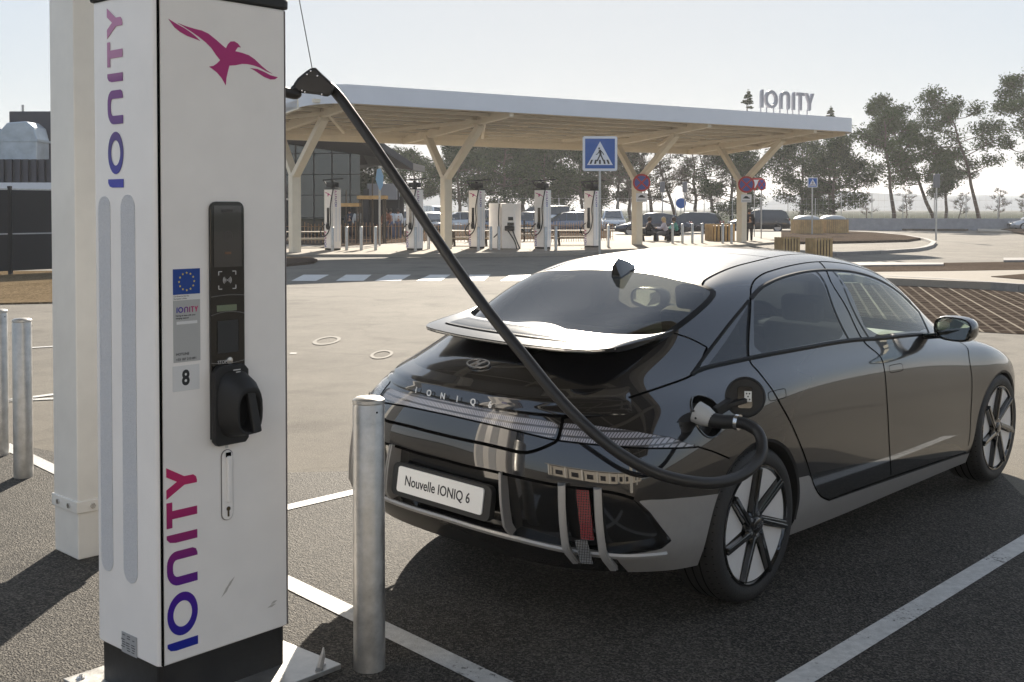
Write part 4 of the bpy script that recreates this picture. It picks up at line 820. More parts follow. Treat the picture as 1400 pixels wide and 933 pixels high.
def charger(name,label,loc,rz,number='8',group=None,detail=True):
    t=thing(name,label,'charging post',loc,rz,group)
    MB().rbox((0,0,.085),(.53,.39,.17),.02).obj('plinth',PLINTH,t,bevel=.003)
    cab=MB().rbox((0,0,1.325),(.552,.414,2.31),.022,5).obj('cabinet',WPAN,t,smooth=True,angle=35,bevel=.004)
    # front door panel, proud of the cabinet, side covers
    dr=MB().rbox((0,-.2085,1.325),(.518,.010,2.296),.002).obj('front_panel',WPAN,t,bevel=.002)
    mb=MB(); mb.box((-.2645,-.2105,1.325),(.004,.010,2.30)); mb.obj('panel_gap',GAP,t); MB().box((.2635,-.2100,1.325),(.003,.008,2.30)).obj('panel_gap',mat('seam_grey',(.22,.2,.19),.7),t)
    MB().rbox((0,0,2.50),(.575,.44,.035),.03).obj('top_cap',DARKP,t,bevel=.006)
    # vents on both sides
    for s in (-1,1):
        for (y,w,zt,zb) in ((.128,.080,1.785,.435),(-.03,.092,1.79,.425)):
            P=[]; r=w/2
            for k in range(13): a=PI*k/12; P.append((y*(1)+r*math.cos(a),zt-r+r*math.sin(a)))
            for k in range(13): a=PI+PI*k/12; P.append((y+r*math.cos(a),zb+r+r*math.sin(a)))
            M_=frame((s*.2765,0,0),(0,1,0),(0,0,1),(1,0,0)); MB().prism(P,-.0015,.0015,M_).obj('vent',MESH,t)
    # side wordmark, reading upwards
    for s in (-1,1):
        Mx=frame((s*.2772,-.005 if s<0 else .005,1.815),(0,0,1),(0,-s*-1,0),(s,0,0))
        ax=(0,0,1); ay=(0,1 if s<0 else -1,0); Mx=frame((s*.2772,-.005 if s<0 else .005,1.815),ax,ay,(s,0,0))
        wordmark('wordmark',Mx,.102 ,GRAD2,t)
        t_=[o for o in bpy.data.objects if o.parent==t and o.name.startswith('wordmark')][-1]; t_.scale.x*=1.46
    M0=frame((-.128,-.2145,.215),(0,0,1),(-1,0,0),(0,-1,0)); o=wordmark('wordmark',M0,.120,GRAD,t); o.scale.x*=1.25
    # bird emblem
    mb=MB()
    for P in BIRD: mb.prism([(-.227+(x-100)*.457/1178,2.386-(y_-132)*.000372-(x-100)*.0000135) for x,y_ in P][::-1],0,.001,frame((0,-.2138,0),(1,0,0),(0,0,1),(0,-1,0)))
    mb.obj('bird_emblem',MAG,t)
    # instrument strip
    P=[(-.0735,.925),(.0685,.925),(.0685,1.735)]+[(.0685-.026+.026*math.cos(a),1.74+.026*math.sin(a)) for a in np.linspace(0,PI/2,5)]+[(-.0735+.026-.026*math.sin(a),1.74+.026*math.cos(a)) for a in np.linspace(0,PI/2,5)]
    FM=frame((0,-.2137,0),(1,0,0),(0,0,1),(0,-1,0))
    st=MB().prism(P,0,.012,FM).obj('control_panel',BLK,t,bevel=.002)
    MB().box((-.002,-.2264,1.643),(.116,.0015,.218)).obj('screen',mat('screen_dim',(.035,.032,.030),.18,coat=1.),st)
    if detail:
        DIM=mat('dim_print',(.10,.09,.085),.4); DIMO=mat('dim_orange',(.16,.08,.04),.4); WPR=mat('white_print',(.62,.60,.58),.4)
        T=lambda x,z,l=.0275: frame((x,-.2137-l+.0125,z),(1,0,0),(0,0,1),(0,-1,0))
        text_mesh('lettering','IONITY',.017,DIM,st,T(-.028,1.727),.0003,sx=.9)
        mb=MB()
        for r in (.018,.011): mb.tube([(-.002+r*math.cos(2*PI*k/24),-.2277,1.643+r*math.sin(2*PI*k/24)) for k in range(24)],.0007,5,closed=True)
        mb.obj('tap_icon',DIM,st); MB().box((-.002,-.2275,1.583),(.026,.001,.008)).obj('screen_mark',DIMO,st)
        mb=MB(); zc=1.487; xc=-.005
        for sx in (-1,1):
            for sz in (-1,1): mb.box((xc+sx*.036-sx*.007,-.2264,zc+sz*.031),(.014,.0012,.0028)); mb.box((xc+sx*.036,-.2264,zc+sz*.031-sz*.0065),(.0028,.0012,.013))
            for r in (.007,.012,.017): mb.tube([(xc+sx*r*math.cos(a),-.2264,zc+r*math.sin(a)) for a in np.linspace(-.75,.75,7)],.0011,5)
        mb.sphere((xc,-.2264,zc),.0022,8,5); mb.obj('contactless_icon',WPR,st)
        Mg=mat('panel_edge_line',(.20,.19,.18),.3)
        mb=MB()
        for z,bow in ((1.430,.004),(1.365,.010),(1.196,-.006)): mb.tube([(-.072+.139*k/12,-.2262,z+bow*math.sin(PI*k/12)) for k in range(13)],.0011,5)
        mb.obj('panel_ridge',Mg,st)
        MB().box((-.008,-.2266,1.388),(.083,.0018,.022)).obj('card_display',mat('lcd_green',(.16,.19,.12),.35),st)
        MB().rbox((-.004,-.2268,1.286),(.088,.003,.115),.003).obj('keypad',mat('keypad_dark',(.03,.031,.032),.35),st)
        text_mesh('lettering','STOP',.016,WPR,st,T(-.049,1.192),.0003)
        MB().lathe([(.0135,0),(.0125,.004),(.0005,.005)],24,frame((.002,-.2258,1.199),(1,0,0),(0,0,1),(0,-1,0)),cap=False).obj('stop_button',CHROME,st,smooth=True)
        # stickers
        MB().box((-.163,-.2142,1.437),(.108,.0008,.222+.03)).obj('sticker_back',GREYP,t) if False else None
        fl=MB().box((-.163,-.2143,1.489),(.107,.0009,.088)).obj('flag_sticker',BLUE,t)
        mb=MB()
        for k in range(12):
            a=2*PI*k/12; c=(-.163+.030*math.cos(a)*1.0,1.489+.030*math.sin(a)); mb.prism([(c[0]+.0046*(1 if q%2==0 else .42)*math.sin(2*PI*q/10),c[1]+.0046*(1 if q%2==0 else .42)*math.cos(2*PI*q/10)) for q in range(10)],0,.0004,frame((0,-.2149,0),(1,0,0),(0,0,1),(0,-1,0)))
        mb.obj('flag_stars',YEL,fl)
        mb=MB(); mb.box((-.163,-.2142,1.435),(.107,.0006,.018)); g=mb.obj('caption_sticker',WST,t)
        text_mesh('lettering','Co-financed by the',.0078,INK,g,T(-.214,1.437,.0136),.0001); text_mesh('lettering','European Union',.0078,INK,g,T(-.214,1.4285,.0136),.0001)
        g=MB().box((-.163,-.2143,1.318),(.106,.0008,.214)).obj('info_sticker',GREYP,t)
        o=wordmark('wordmark',frame((-.204,-.215,1.382),(1,0,0),(0,0,1),(0,-1,0)),.020,GRAD,g,.0003); 
        for s_,z,sz in (('Having an issue with your',1.370,.0075),('charging session?',1.361,.0075),('HOTLINE',1.235,.0125),('+33 187 210 891',1.217,.0118)): text_mesh('lettering',s_,sz,INK,g,T(-.207,z,.0138),.0001,bold=.0002)
        MB().box((-.163,-.2148,1.347),(.082,.0006,.010)).obj('note_strip',WST,g)
        g=MB().box((-.167,-.2142,1.155),(.106,.0006,.088)).obj('number_sticker',mat('sticker_clear',(.68,.675,.665),.3),t)
        text_mesh('number',number,.072,INK,g,T(-.169,1.132,.0136),.0002,'CENTER',bold=.0025,sx=.85)
        # lock handle
        P=[]; 
        for k in range(9): a=PI*k/8; P.append((-.004+.022*math.cos(a),.856+.022*math.sin(a)))
        for k in range(9): a=PI+PI*k/8; P.append((-.004+.022*math.cos(a),.650+.022*math.sin(a)))
        MB().prism([(-.004+(x+.004)*1.12,.753+(z-.753)*1.02) for x,z in P],0,.003,FM).obj('lock_surround',mat('seam_grey',(.22,.2,.19),.7),t)
        lk=MB().prism(P,0,.007,FM).obj('lock_plate',WPAN,t,bevel=.002)
        mb=MB(); mb.box((-.002,-.2245,.775),(.016,.012,.165)); mb.obj('lock_lever',WPAN,lk,bevel=.004)
        mb=MB(); mb.lathe([(.0006,.0),(.008,.0),(.008,.002),(.0005,.002)],16,frame((-.003,-.2215,.668),(1,0,0),(0,0,1),(0,-1,0))); mb.box((-.003,-.2222,.650),(.006,.003,.02)); mb.obj('lock_cylinder',mat('brass_dark',(.12,.09,.05),.4,metal=.8),lk)
        mb=MB(); mb.box((-.002,-.2230,.862),(.020,.003,.016)); mb.obj('lever_slot',GAP,lk)
        mb=MB(); mb.box((-.004,-.2146,.905),(.013,.0006,.040)); mb.obj('tag_sticker',mat('sticker_pale',(.55,.55,.55),.5),t)
        # rating plate
        g=MB().box((-.2782,-.018,.205),(.0015,.100,.072)).obj('rating_plate',mat('plate_silver',(.36,.36,.36),.4),t)
        mb=MB(); rr=random.Random(4)
        for i in range(7):
            for j in range(3):
                if rr.random()<.8: mb.box((-.2792,.02-.032*j+rr.uniform(-.004,.004),.232-.0085*i),(.0004,rr.uniform(.012,.026),.0028))
        mb.obj('rating_marks',INK,g)
    # holster: hooded cup
    hs=MB(); M_=frame((0,-.2137,0),(1,0,0),(0,0,1),(0,-1,0)); V=[]; n=22
    hb=hs.rbox((0,0,0),(.001,.001,.001),.0001) if False else hs
    P=[(-.0735,.918),(-.0735,1.165),(-.055,1.185),(.050,1.185),(.0685,1.165),(.0685,.918),(.055,.903),(-.060,.903)]
    hs.prism(P,.010,.035,M_)
    rings=[]
    for (yo,zo,sx,sz) in ((0,0,.071,.122),(.035,-.002,.071,.117),(.068,-.012,.065,.102),(.090,-.024,.054,.084)):
        rings.append([(-.003+sx*math.copysign(abs(math.cos(2*PI*k/n))**.7,math.cos(2*PI*k/n))+yo*.35,-.2237-yo,1.050+zo+sz*math.copysign(abs(math.sin(2*PI*k/n))**.8,math.sin(2*PI*k/n))) for k in range(n)])
    inner=[[(x*.84+(-.003+.035)*.16,y+.002,(z-1.02)*.82+1.015) for x,y,z in rings[3]],[(x*.7+.002,y+.07,(z-1.02)*.7+1.015) for x,y,z in rings[3]],[(x*.1+.002,y+.075,(z-1.02)*.1+1.015) for x,y,z in rings[3]]]
    allr=rings+inner; hs.add([p for r_ in allr for p in r_],[(i*n+k,i*n+(k+1)%n,(i+1)*n+(k+1)%n,(i+1)*n+k) for i in range(len(allr)-1) for k in range(n)])
    ho=hs.obj('holster',DARKP,t,smooth=True,angle=50,bevel=.003)
    mb=MB(); mb.box((.004,-.268,1.17),(.030,.0012,.004),0,Matrix.Rotation(.6,4,'X')); mb.box((.008,-.270,1.162),(.018,.0012,.003),0,Matrix.Rotation(.6,4,'X')); mb.obj('holster_mark',WST,ho)
    mb=MB(); mb.beam((.035,-.30,1.10),(.055,-.315,.945),.035,.018,up=(0,1,0)); mb.obj('holster_latch',DARKP,ho,bevel=.006)
    # cable gantry on top: turret and swinging boom
    ct=MB().lathe([(.10,2.515),(.095,2.56),(.07,2.60),(.06,2.80),(.075,2.83),(.0005,2.835)],24,cap=False).obj('gantry_mast',DARKP,t,smooth=True)
    return t
near_ch=charger('charging_post','large white charging post number 8 with bird emblem in the left foreground',(-1.179,4.211,0),R(48.7))
# cable gantry boom of the near post (above the frame), aimed to carry the cable
th=R(48.7); inv=Matrix.Rotation(-th,4,'Z')
def loc_(p): return inv@(Vector(p)-Vector((-1.179,4.211,0)))
clamp_w=AT(430,112,5.15)
boom_end=AT(394,-22,5.2); boom_end=Vector((boom_end.x,boom_end.y,2.80))
a_=loc_((-1.179,4.211,2.82)); b_=loc_((clamp_w.x-.13,clamp_w.y,3.02))
mb=MB(); mb.beam(a_-(b_-a_)*.12,b_,.05,.035); mb.obj('gantry_boom',DARKP,near_ch,bevel=.006)
mb=MB(); w0=b_; w1=loc_(AT(427,95,5.15)); pts=[w0.lerp(w1,k/30) for k in range(31)]
mb.tube(pts,.0022,6); mb.obj('support_wire',mat('steel_wire',(.10,.10,.10),.5,metal=.6),near_ch,smooth=True)
mb=MB(); c=loc_(clamp_w)
bp=MB(); th2=R(48.7)
# base plate with bolts
mb=MB(); mb.prism([(-.36,-.36),(.40,-.36),(.40,.30),(-.36,.30)],.002,.022); bpl=mb.obj('base_plate',GALV,near_ch,bevel=.002)
mb=MB()
for x,y in ((-.315,-.31),(-.315,.255),(.345,-.31),(.345,.255)): mb.lathe([(.016,.022),(.016,.026),(.0075,.0275),(.0075,.034),(.0005,.034)],6 if False else 14,Matrix.Translation((x,y,0)),cap=False)
mb.obj('anchor_bolt',CHROME,near_ch,smooth=True,angle=30)
mb=MB(); mb.tube([(.30,-.35,.024),(.36,-.30,.05),(.372,-.29,.075)],[.014,.010,.003],7); mb.obj('lifting_lug',GALV,near_ch)
# scuffs on the door
SC=mat('scuff',(.50,.47,.42),.6)
mb=MB(); rr=random.Random(8)
for (x,z,dx,dz) in ((-.03,.352,.045,.05),(-.012,.375,.04,.04),(.17,.262,.04,.006),(.185,.272,.03,.008)):
    mb.prism([(x,z),(x+dx*.5,z+dz*.4-.004),(x+dx,z+dz),(x+dx*.45,z+dz*.5+.005)],0,.0003,frame((0,-.2138,0),(1,0,0),(0,0,1),(0,-1,0)))
mb.obj('scuff_marks',SC,near_ch)
# ---------------------------------------------------------------- charging cable
CAB=mat('cable_rubber',(.02,.019,.018),.42,spec=.5,bump=.05)
path=[(412,118,5.12),(432,114,5.15),(450,119,5.15),(464,133,5.12),(478,152,5.08),(505,190,5.0),(545,249,4.88),(590,317,4.76),(632,378,4.65),(672,432,4.57),(716,486,4.48),(760,540,4.40),(805,586,4.33),(850,622,4.28),(895,646,4.27),(940,658,4.28),(980,660,4.32),(1012,651,4.38),(1035,632,4.45),(1042,612,4.5),(1037,592,4.55),(1022,581,4.59),(1007,577,4.62)]
P0=[AT(*p) for p in path]
cb=thing('charging_cable','thick black charging cable hanging from its bracket down to the car\'s charge port','cable',tuple(P0[10]*1.0)); O_=Vector(cb.location)
def catm(P,n=8):
    out=[]
    for i in range(len(P)-1):
        p0=P[max(i-1,0)];p1=P[i];p2=P[i+1];p3=P[min(i+2,len(P)-1)]
        for k in range(n):
            t=k/n; out.append(.5*((2*p1)+(p2-p0)*t+(2*p0-5*p1+4*p2-p3)*t*t+(3*p1-p0-3*p2+p3)*t**3))
    out.append(P[-1]); return out
back=[Vector((-1.30,4.50,2.20)),Vector((-1.27,4.78,2.33)),AT(396,128,5.05),AT(405,122,5.10)]
CP=[p-O_ for p in catm(back+P0[1:])]
MB().tube(CP,.0225,16).obj('cable_sheath',CAB,cb,smooth=True,angle=60)
# hanging bracket: flat saddle shell holding the cable
def Q(u,v,Y=5.15): return AT(u,v,Y)-O_
out=[(400,117),(407,107),(418,98),(427,92),(432,93),(440,101),(452,112),(457,118),(455,128),(448,133),(436,130),(418,128),(406,127),(401,126)]
for dz in (0,): 
    mb=MB(); V=[Q(u,v,5.075) for u,v in out]+[Q(u,v,5.215) for u,v in out]; n=len(out)
    mb.add(V,[tuple(range(n)),tuple(range(2*n-1,n-1,-1))]+[(i,(i+1)%n,n+(i+1)%n,n+i) for i in range(n)]); br=mb.obj('cable_bracket',DARKP,cb,bevel=.012)
mb=MB()
for u,v in ((425,97.5),(420,102),(434,104),(417,126),(440,129),(413,124)): mb.sphere(Q(u,v,5.07),.0055,8,5)
mb.obj('bracket_screw',CHROME,br,smooth=True)
# connector in the port
tip=AT(952,563,4.70)-O_; b1=AT(975,575,4.66)-O_; b2=AT(990,577,4.645)-O_; b3=AT(1008,577,4.62)-O_; b4=AT(1022,581,4.59)-O_
PLUGW=mat('connector_grey',(.42,.42,.41),.4)
con=MB().tube([tip,tip.lerp(b1,.5),b1],[.046,.044,.030],18).obj('connector',PLUGW,cb,smooth=True,angle=50)
MB().tube([tip.lerp(b1,.55),b1,b2,b3],[.034,.032,.029,.028],16).obj('connector_grip',DARKP,con,smooth=True,angle=50)
MB().tube([b3-(b3-b2)*.1,b3+(b4-b3)*.22],[.033,.033],18).obj('connector_collar',CHROME,con,smooth=True,angle=40)
mb=MB()
for du_,dv_2 in ((-6,-4),(-3,6),(4,9)): mb.sphere(AT(954+du_,566+dv_2,4.655)-O_,.005,8,5)
mb.obj('connector_screws',DARKP,con)
mb=MB(); CQ=CP[-14:]
for k in range(0,13): 
    a=CQ[k]; b=CQ[min(k+1,13)]; mb.tube([a,a.lerp(b,.45)],.0245,14)
mb.obj('strain_relief',DARKP,cb,smooth=True)
# ---------------------------------------------------------------- bollards
def bollard_make(loc,label,group=None,r=.060,h=1.03,sc=1):
    t=thing('bollard',label,'bollard',loc,0,group)
    b=MB().lathe([(r,0),(r,h-.03),(r-.003,h-.025),(r-.003,h-.022),(r+.001,h-.019),(r,h-.008),(r-.012,h),(.0005,h+.004)],40,cap=False).obj('post',GALV,t,smooth=True,angle=40)
    mb=MB(); mb.sphere((.037,-.047,h-.05),.004,8,5); mb.box((0,0,.0),(0.0001,.0001,.0001)) ; mb.obj('cap_screw',GAP,t)
    return t
bo=bollard_make((-.541,4.293,0),'galvanised steel bollard in the foreground in front of the black car\'s bumper')
dup(bo,(-3.172,7.378,0),1.2,'galvanised bollard at the left edge, nearer the white post, right of its twin')
dup(bo,(-3.62,8.039,0),.5,'galvanised bollard cut off by the left edge of the picture')
# ---------------------------------------------------------------- white steel column behind the charger
POST=mat('cream_paint',(.72,.70,.65),.42,noise=.06,nscale=4,coat=.2)
t=thing('steel_column','cream painted square steel column behind the foreground charging post','column',(-2.15,5.80,0),R(46))
MB().box((0,0,.12),(.262,.262,.24)).obj('column_foot',POST,t,bevel=.006)
MB().box((0,0,.262),(.284,.284,.06)).obj('joint_band',POST,t,bevel=.004)
mb=MB(); 
MB().box((0,0,2.84),(.266,.266,5.12)).obj('column_shaft',POST,t,bevel=.006)
mb=MB()
for x in (-.06,.06): mb.cyl((x,-.150,.262),(x,-.135,.262),.014,6)
for y in (-.06,.06): mb.cyl((-.150,y,.262),(-.135,y,.262),.014,6)
mb.obj('joint_bolt',CHROME,t)

# canopy roof over the near bays, carried by the cream column and its neighbours (behind and above the viewpoint)
t=thing('bay_canopy','cream steel canopy roof standing over the near charging bays behind the viewpoint','canopy',(-2.15,5.80,5.2),R(-46.5))
SHEET_=mat('roof_sheet',(.30,.29,.27),.6); 
MB().box((3.5,.6,.62),(20,5.0,.10)).obj('roof_deck',SHEET_,t); mb=MB()
MB().box((3.5,3.1,.55),(20.2,.12,.62)).obj('fascia',POST,t,bevel=.02)
mb=MB()
for k in range(7): mb.box((-5.6+3.1*k,.6,.40),(.14,4.9,.30))
mb.obj('rafter',POST,t); mb=MB()
for k in range(4): mb.box((3.5,2.6-1.35*k,.50),(19.8,.10,.12))
mb.obj('purlin',POST,t)
for (x,y) in ((2.45,.95),(7.1,-4.0)):
    c_=thing('steel_column','cream square steel column of the near canopy, beside the viewpoint' if x<3 else 'cream square steel column of the near canopy, far behind the viewpoint','column',(x,y,0),R(46)); MB().box((0,0,2.7),(.268,.268,5.4)).obj('column_shaft',POST,c_,bevel=.006)

# added building, unseen behind the viewpoint: bounces sun onto the panels, shapes car reflections
t=thing('bounce_building','unseen long pale building with dark windows, added behind the viewpoint for bounced light and reflections','building',(4,-17,0),R(-12))
RND=mat('bounce_wall',(.50,.46,.40),.8,noise=.08,nscale=1.5)
MB().box((0,-3,2.3),(44,6,4.6)).obj('wall',RND,t); MB().box((0,-3,4.75),(45,7.2,.3)).obj('roof',SHEET_,t)
for k in range(10): w_o=MB().box((-19+4.2*k,.03,1.9),(1.9,.06,2.0)).obj('window',BLK,t)
for k in range(11): MB().box((-21+4.2*k,1.2,2.2),(.30,.30,4.4)).obj('pillar',POST,t)
# ================================================================ THE CANOPY ACROSS THE LANE
CREAM=mat('canopy_cream',(.72,.64,.50),.45,noise=.06,nscale=2)
FASC=mat('fascia_white',(.66,.67,.70),.4,metal=.0,noise=.04,nscale=.6)
PV=mat('roof_panel_dark',(.40,.31,.20),.5,noise=.15,nscale=2); PVD=mat('solar_cell',(.03,.035,.05),.2)
cA=R(34.2); cu=Vector((math.cos(cA),math.sin(cA),0)); cw=Vector((-math.sin(cA),math.cos(cA),0))   # along, back
cn=thing('charging_canopy','long cream canopy with white fascia and Y columns over the far charging posts','canopy',(-6.5,37.9,0),cA)
LN_,DP=27.4,8.6; zf,zb=5.30,4.67     # underside heights front / back
def cz(y): return zf+(zb-zf)*y/DP
mb=MB()     # fascia with rounded ends
r=1.5; P=[(r,0)]; P=[(0,DP)]+[(0,r)]+[(r-r*math.cos(a),r-r*math.sin(a)) for a in np.linspace(0,PI/2,8)]+[(LN_-.8+.8*math.sin(a),.8-.8*math.cos(a)) for a in np.linspace(0,PI/2,6)]+[(LN_,DP)]
V=[]
for x,y in P:
    z=cz(y); V+=[(x,y,z-.02),(x,y,z+.62)]
n=len(P); mb.add(V,[(2*i,2*i+2,2*i+3,2*i+1) for i in range(n-1)]+[(0,1,2*n-1,2*n-2)])
mb.obj('fascia',FASC,cn,smooth=True,angle=30); MB().add([(x,y,cz(y)+.57) for x,y in P],[tuple(range(len(P)))]).obj('roof_deck',FASC,cn)
mb=MB()
for k in range(9):
    y=.55+DP/9*k; mb.beam((.15,y,cz(y)+.10),(LN_-.15,y,cz(y)+.10),.12,.12)
mb.obj('purlin',CREAM,cn)
mb=MB()
for k in range(8): 
    for j in range(12):
        y0=.5+DP/8*k*.98; x0=.35+j*2.24; z0=cz(y0+.5); mb.add([(x0+a_,y0+b_,z0+c_+d_) for d_ in (0,.04) for a_,b_,c_ in ((0,.10,.50),(2.14,.10,.50),(2.14,.98,.16),(0,.98,.16))],[(0,1,2,3),(7,6,5,4),(0,4,5,1),(1,5,6,2),(2,6,7,3),(3,7,4,0)])
mb.obj('roof_sheets',PV,cn)
mb=MB()
for k in range(8):
    for j in range(12):
        y0=.5+DP/8*k*.98; x0=.35+j*2.24; z0=cz(y0+.5); mb.add([(x0+a_,y0+b_,z0+.50-(b_-.10)*.386-.012) for a_,b_ in ((.22,.74),(1.55,.74),(1.55,.93),(.22,.93))],[(0,1,2,3)])
mb.obj('solar_cells',PVD,cn)
mb=MB(); y=DP; mb.beam((0,y-.06,cz(y)+.06),(LN_,y-.06,cz(y)+.06),.14,.42); mb.beam((.06,1.4,cz(1.4)+.1),(.06,DP,cz(DP)+.1),.12,.34); mb.beam((LN_-.06,.8,cz(.8)+.1),(LN_-.06,DP,cz(DP)+.1),.12,.34); mb.obj('edge_beam',CREAM,cn)
# Y columns with raking arms and cross rafters
def wl(p): 
    d=Vector(p)-Vector((-6.5,37.9,0)); return (d.dot(cu),d.dot(cw))
cols=[AT(403,300,42.8),AT(610,300,46.4),AT(871,300,52.0),AT(1014,300,55.6)]
for p in cols:
    x,y=wl((p.x,p.y,0)); yA,yB=y-2.6,y+1.5
    col=MB().box((x,y,1.50),(.36,.36,3.0)).obj('column',CREAM,cn,bevel=.02)
    mb=MB(); mb.beam((x,y,2.9),(x,yA,cz(yA)-.2),.22,.30,up=(1,0,0)); mb.beam((x,y,2.9),(x,yB,cz(yB)-.1),.22,.30,up=(1,0,0)); mb.obj('raking_arm',CREAM,col,bevel=.015)
    mb=MB(); mb.beam((x,max(.15,yA-2.3),cz(yA-2.3)-.0),(x,DP-.2,cz(DP)-.02),.20,.32,up=(0,0,1)); mb.obj('rafter',CREAM,col,bevel=.015)
    mb=MB(); mb.beam((x,yA-.3,cz(yA)-.02),(x+2.9,y+1.8,cz(y+2)+.0),.10,.12); mb.beam((x,yA-.3,cz(yA)-.02),(x-2.9,y+1.8,cz(y+2)+.0),.10,.12); mb.obj('wind_brace',CREAM,col)
# rooftop letters
LET=mat('letter_grey',(.40,.39,.41),.5)
pL=AT(1037,150,1); 
x0,_=0,0
# place along the fascia near its right end, just behind the edge
def fpx(u):  # distance along canopy front edge whose picture column is u
    best=min(((abs(700+FPX*((-6.5+cu.x*s_+cw.x*.35)/(37.9+cu.y*s_+cw.y*.35))-u)),s_) for s_ in np.linspace(0,LN_,600)); return best[1]
xs0,xs1=fpx(1037),fpx(1110); hL=.80
sg=thing('roof_sign','grey freestanding IONITY letters on the canopy roof','sign',tuple(Vector((-6.5,37.9,0))+cu*xs0+cw*.35+Vector((0,0,cz(.35)+.86))),cA)
xx=(xs1-xs0)/4.26
for k,Ls in enumerate(WM):
    mb=MB()
    for Pq in Ls:
        if Pq[0]=='ring':
            a,b=Pq[1],Pq[2]; n=len(a); v=[(x,y,z) for z in (0,.10) for x,y in a+b]
            mb.add(v,[f for i in range(n) for j in ((i+1)%n,) for f in ((2*n+i,2*n+j,3*n+j,3*n+i),(i,j,2*n+j,2*n+i),(n+j,n+i,3*n+i,3*n+j),(i,n+i,n+j,j))])
        else: mb.prism(Pq,0,.10)
    o=mb.obj('letter',LET,sg); o.matrix_local=frame((0,0,0),(xx,0,0),(0,0,hL),(0,-1,0))
mb=MB()
for u_ in (.1,.55,1.1,1.6,2.2,2.62,3.13,3.8): mb.cyl((u_*xx,0,-.42),(u_*xx,0,.05),.03,6)
mb.obj('sign_stay',LET,sg)
# ---------------------------------------------------------------- far charging posts
def far_base(u,v_): return G(u,v_)
far=[]
fp=[(455,345.5,'1','leftmost charging post under the far canopy, left of the three bare bollards'),(567,345.5,'2','second charging post under the far canopy, partly behind the cable'),(652,343.0,'3','charging post beside the shorter twin cabinets under the far canopy'),(742,343.5,'4','charging post under the far canopy standing left of the pedestrian crossing sign'),(809.5,341.5,'5','charging post half hidden by the post of the pedestrian crossing sign')]
fc0=None
for k,(u,v_,no,lb_) in enumerate(fp):
    p=G(u,v_); rz=R(-45)
    if fc0 is None:
        fc0=charger('charging_post',lb_,(p.x,p.y,0),rz,no,'charging posts under the far canopy',detail=False)
        mb=MB(); mb.beam((-.62,.0,2.86),(.70,.0,2.90),.06,.05); mb.cyl((-.60,0,2.86),(-.30,-.05,2.62),.025,8); mb.box((0,0,2.66),(.40,.30,.20)); mb.obj('gantry_boom',DARKP,fc0)
        mb=MB(); pts=catm([Vector((.20,-.02,2.62)),Vector((.33,-.22,2.45)),Vector((.22,-.27,1.8)),Vector((.26,-.29,1.2)),Vector((.14,-.32,.80)),Vector((-.16,-.34,.62)),Vector((-.34,-.34,.78)),Vector((-.24,-.33,1.0)),Vector((-.10,-.30,1.12))],6); mb.tube(pts,.024,7); mb.obj('hanging_cable',CAB,fc0,smooth=True)
        src=fc0
    else: dup(fc0,(p.x,p.y,0),rz,lb_)
ct=thing('charging_cabinet','pair of shorter white charging cabinets beside a taller post under the far canopy','charging cabinet',tuple(G(699,343.2)),R(-28))
MB().box((0,0,1.02),(.62,.55,1.84)).obj('cabinet',WPAN,ct,bevel=.02); MB().box((0,0,.05),(.60,.53,.10)).obj('plinth',PLINTH,ct)
MB().box((-.68,.10,1.0),(.55,.55,1.90)).obj('side_cabinet',WPAN,ct,bevel=.02)
MB().box((.12,-.28,1.32),(.22,.02,.14)).obj('screen',BLK,ct); MB().box((.12,-.28,1.10),(.30,.02,.12)).obj('socket_panel',BLK,ct)
mb=MB(); mb.box((.10,-.34,.93),(.40,.14,.20)); mb.obj('holster',DARKP,ct,bevel=.03)
mb=MB(); mb.tube(catm([Vector((.25,-.38,.9)),Vector((.42,-.40,.5)),Vector((.62,-.42,.10)),Vector((.60,-.42,.02))],5),.026,6); mb.tube(catm([Vector((.0,-.38,.9)),Vector((.40,-.45,.4)),Vector((.50,-.45,.03))],5),.026,6); mb.tube(catm([Vector((-.45,-.2,1.93)),Vector((-.42,-.32,1.4)),Vector((-.40,-.36,.8)),Vector((-.62,-.36,.55))],5),.024,6); mb.obj('charging_lead',CAB,ct,smooth=True)
for u,v_,lb_ in ((454.5,347.5,'bollard in front of the leftmost far charging post'),(474,346,'leftmost of three bare bollards beside the leftmost far charging post'),(494,346,'middle of three bare bollards between the two left far charging posts'),(513.5,346,'rightmost of three bare bollards between the two left far charging posts'),(568,347.5,'bollard in front of the second far charging post'),(586,344,'bollard just right of the second far charging post'),(654,346.5,'bollard in front of the third far charging post'),(671,345.5,'bollard before the gap between the third far post and the twin cabinets'),(682,345.5,'bollard in front of the shorter twin cabinets'),(699,343.5,'bollard right of the twin cabinets by the hanging leads'),(746,346.5,'bollard in front of the fourth far charging post'),(760,345,'bollard between the fourth far charging post and the picnic table'),(831.5,341,'bollard just right of the pedestrian crossing sign post'),
    (919.5,336,'leftmost bollard in the row right of the third canopy column'),(933,336,'second bollard in the row right of the third canopy column'),(946.5,336,'third bollard in the row right of the third canopy column'),(960,335.5,'fourth bollard in the row, before the wooden planter'),(988,336,'bollard left of the fourth canopy column, farther one'),(1000,336.5,'bollard close against the fourth canopy column')):
    p=G(u,v_); dup(bo,(p.x,p.y,0),0,lb_,'bollards round the far charging island')
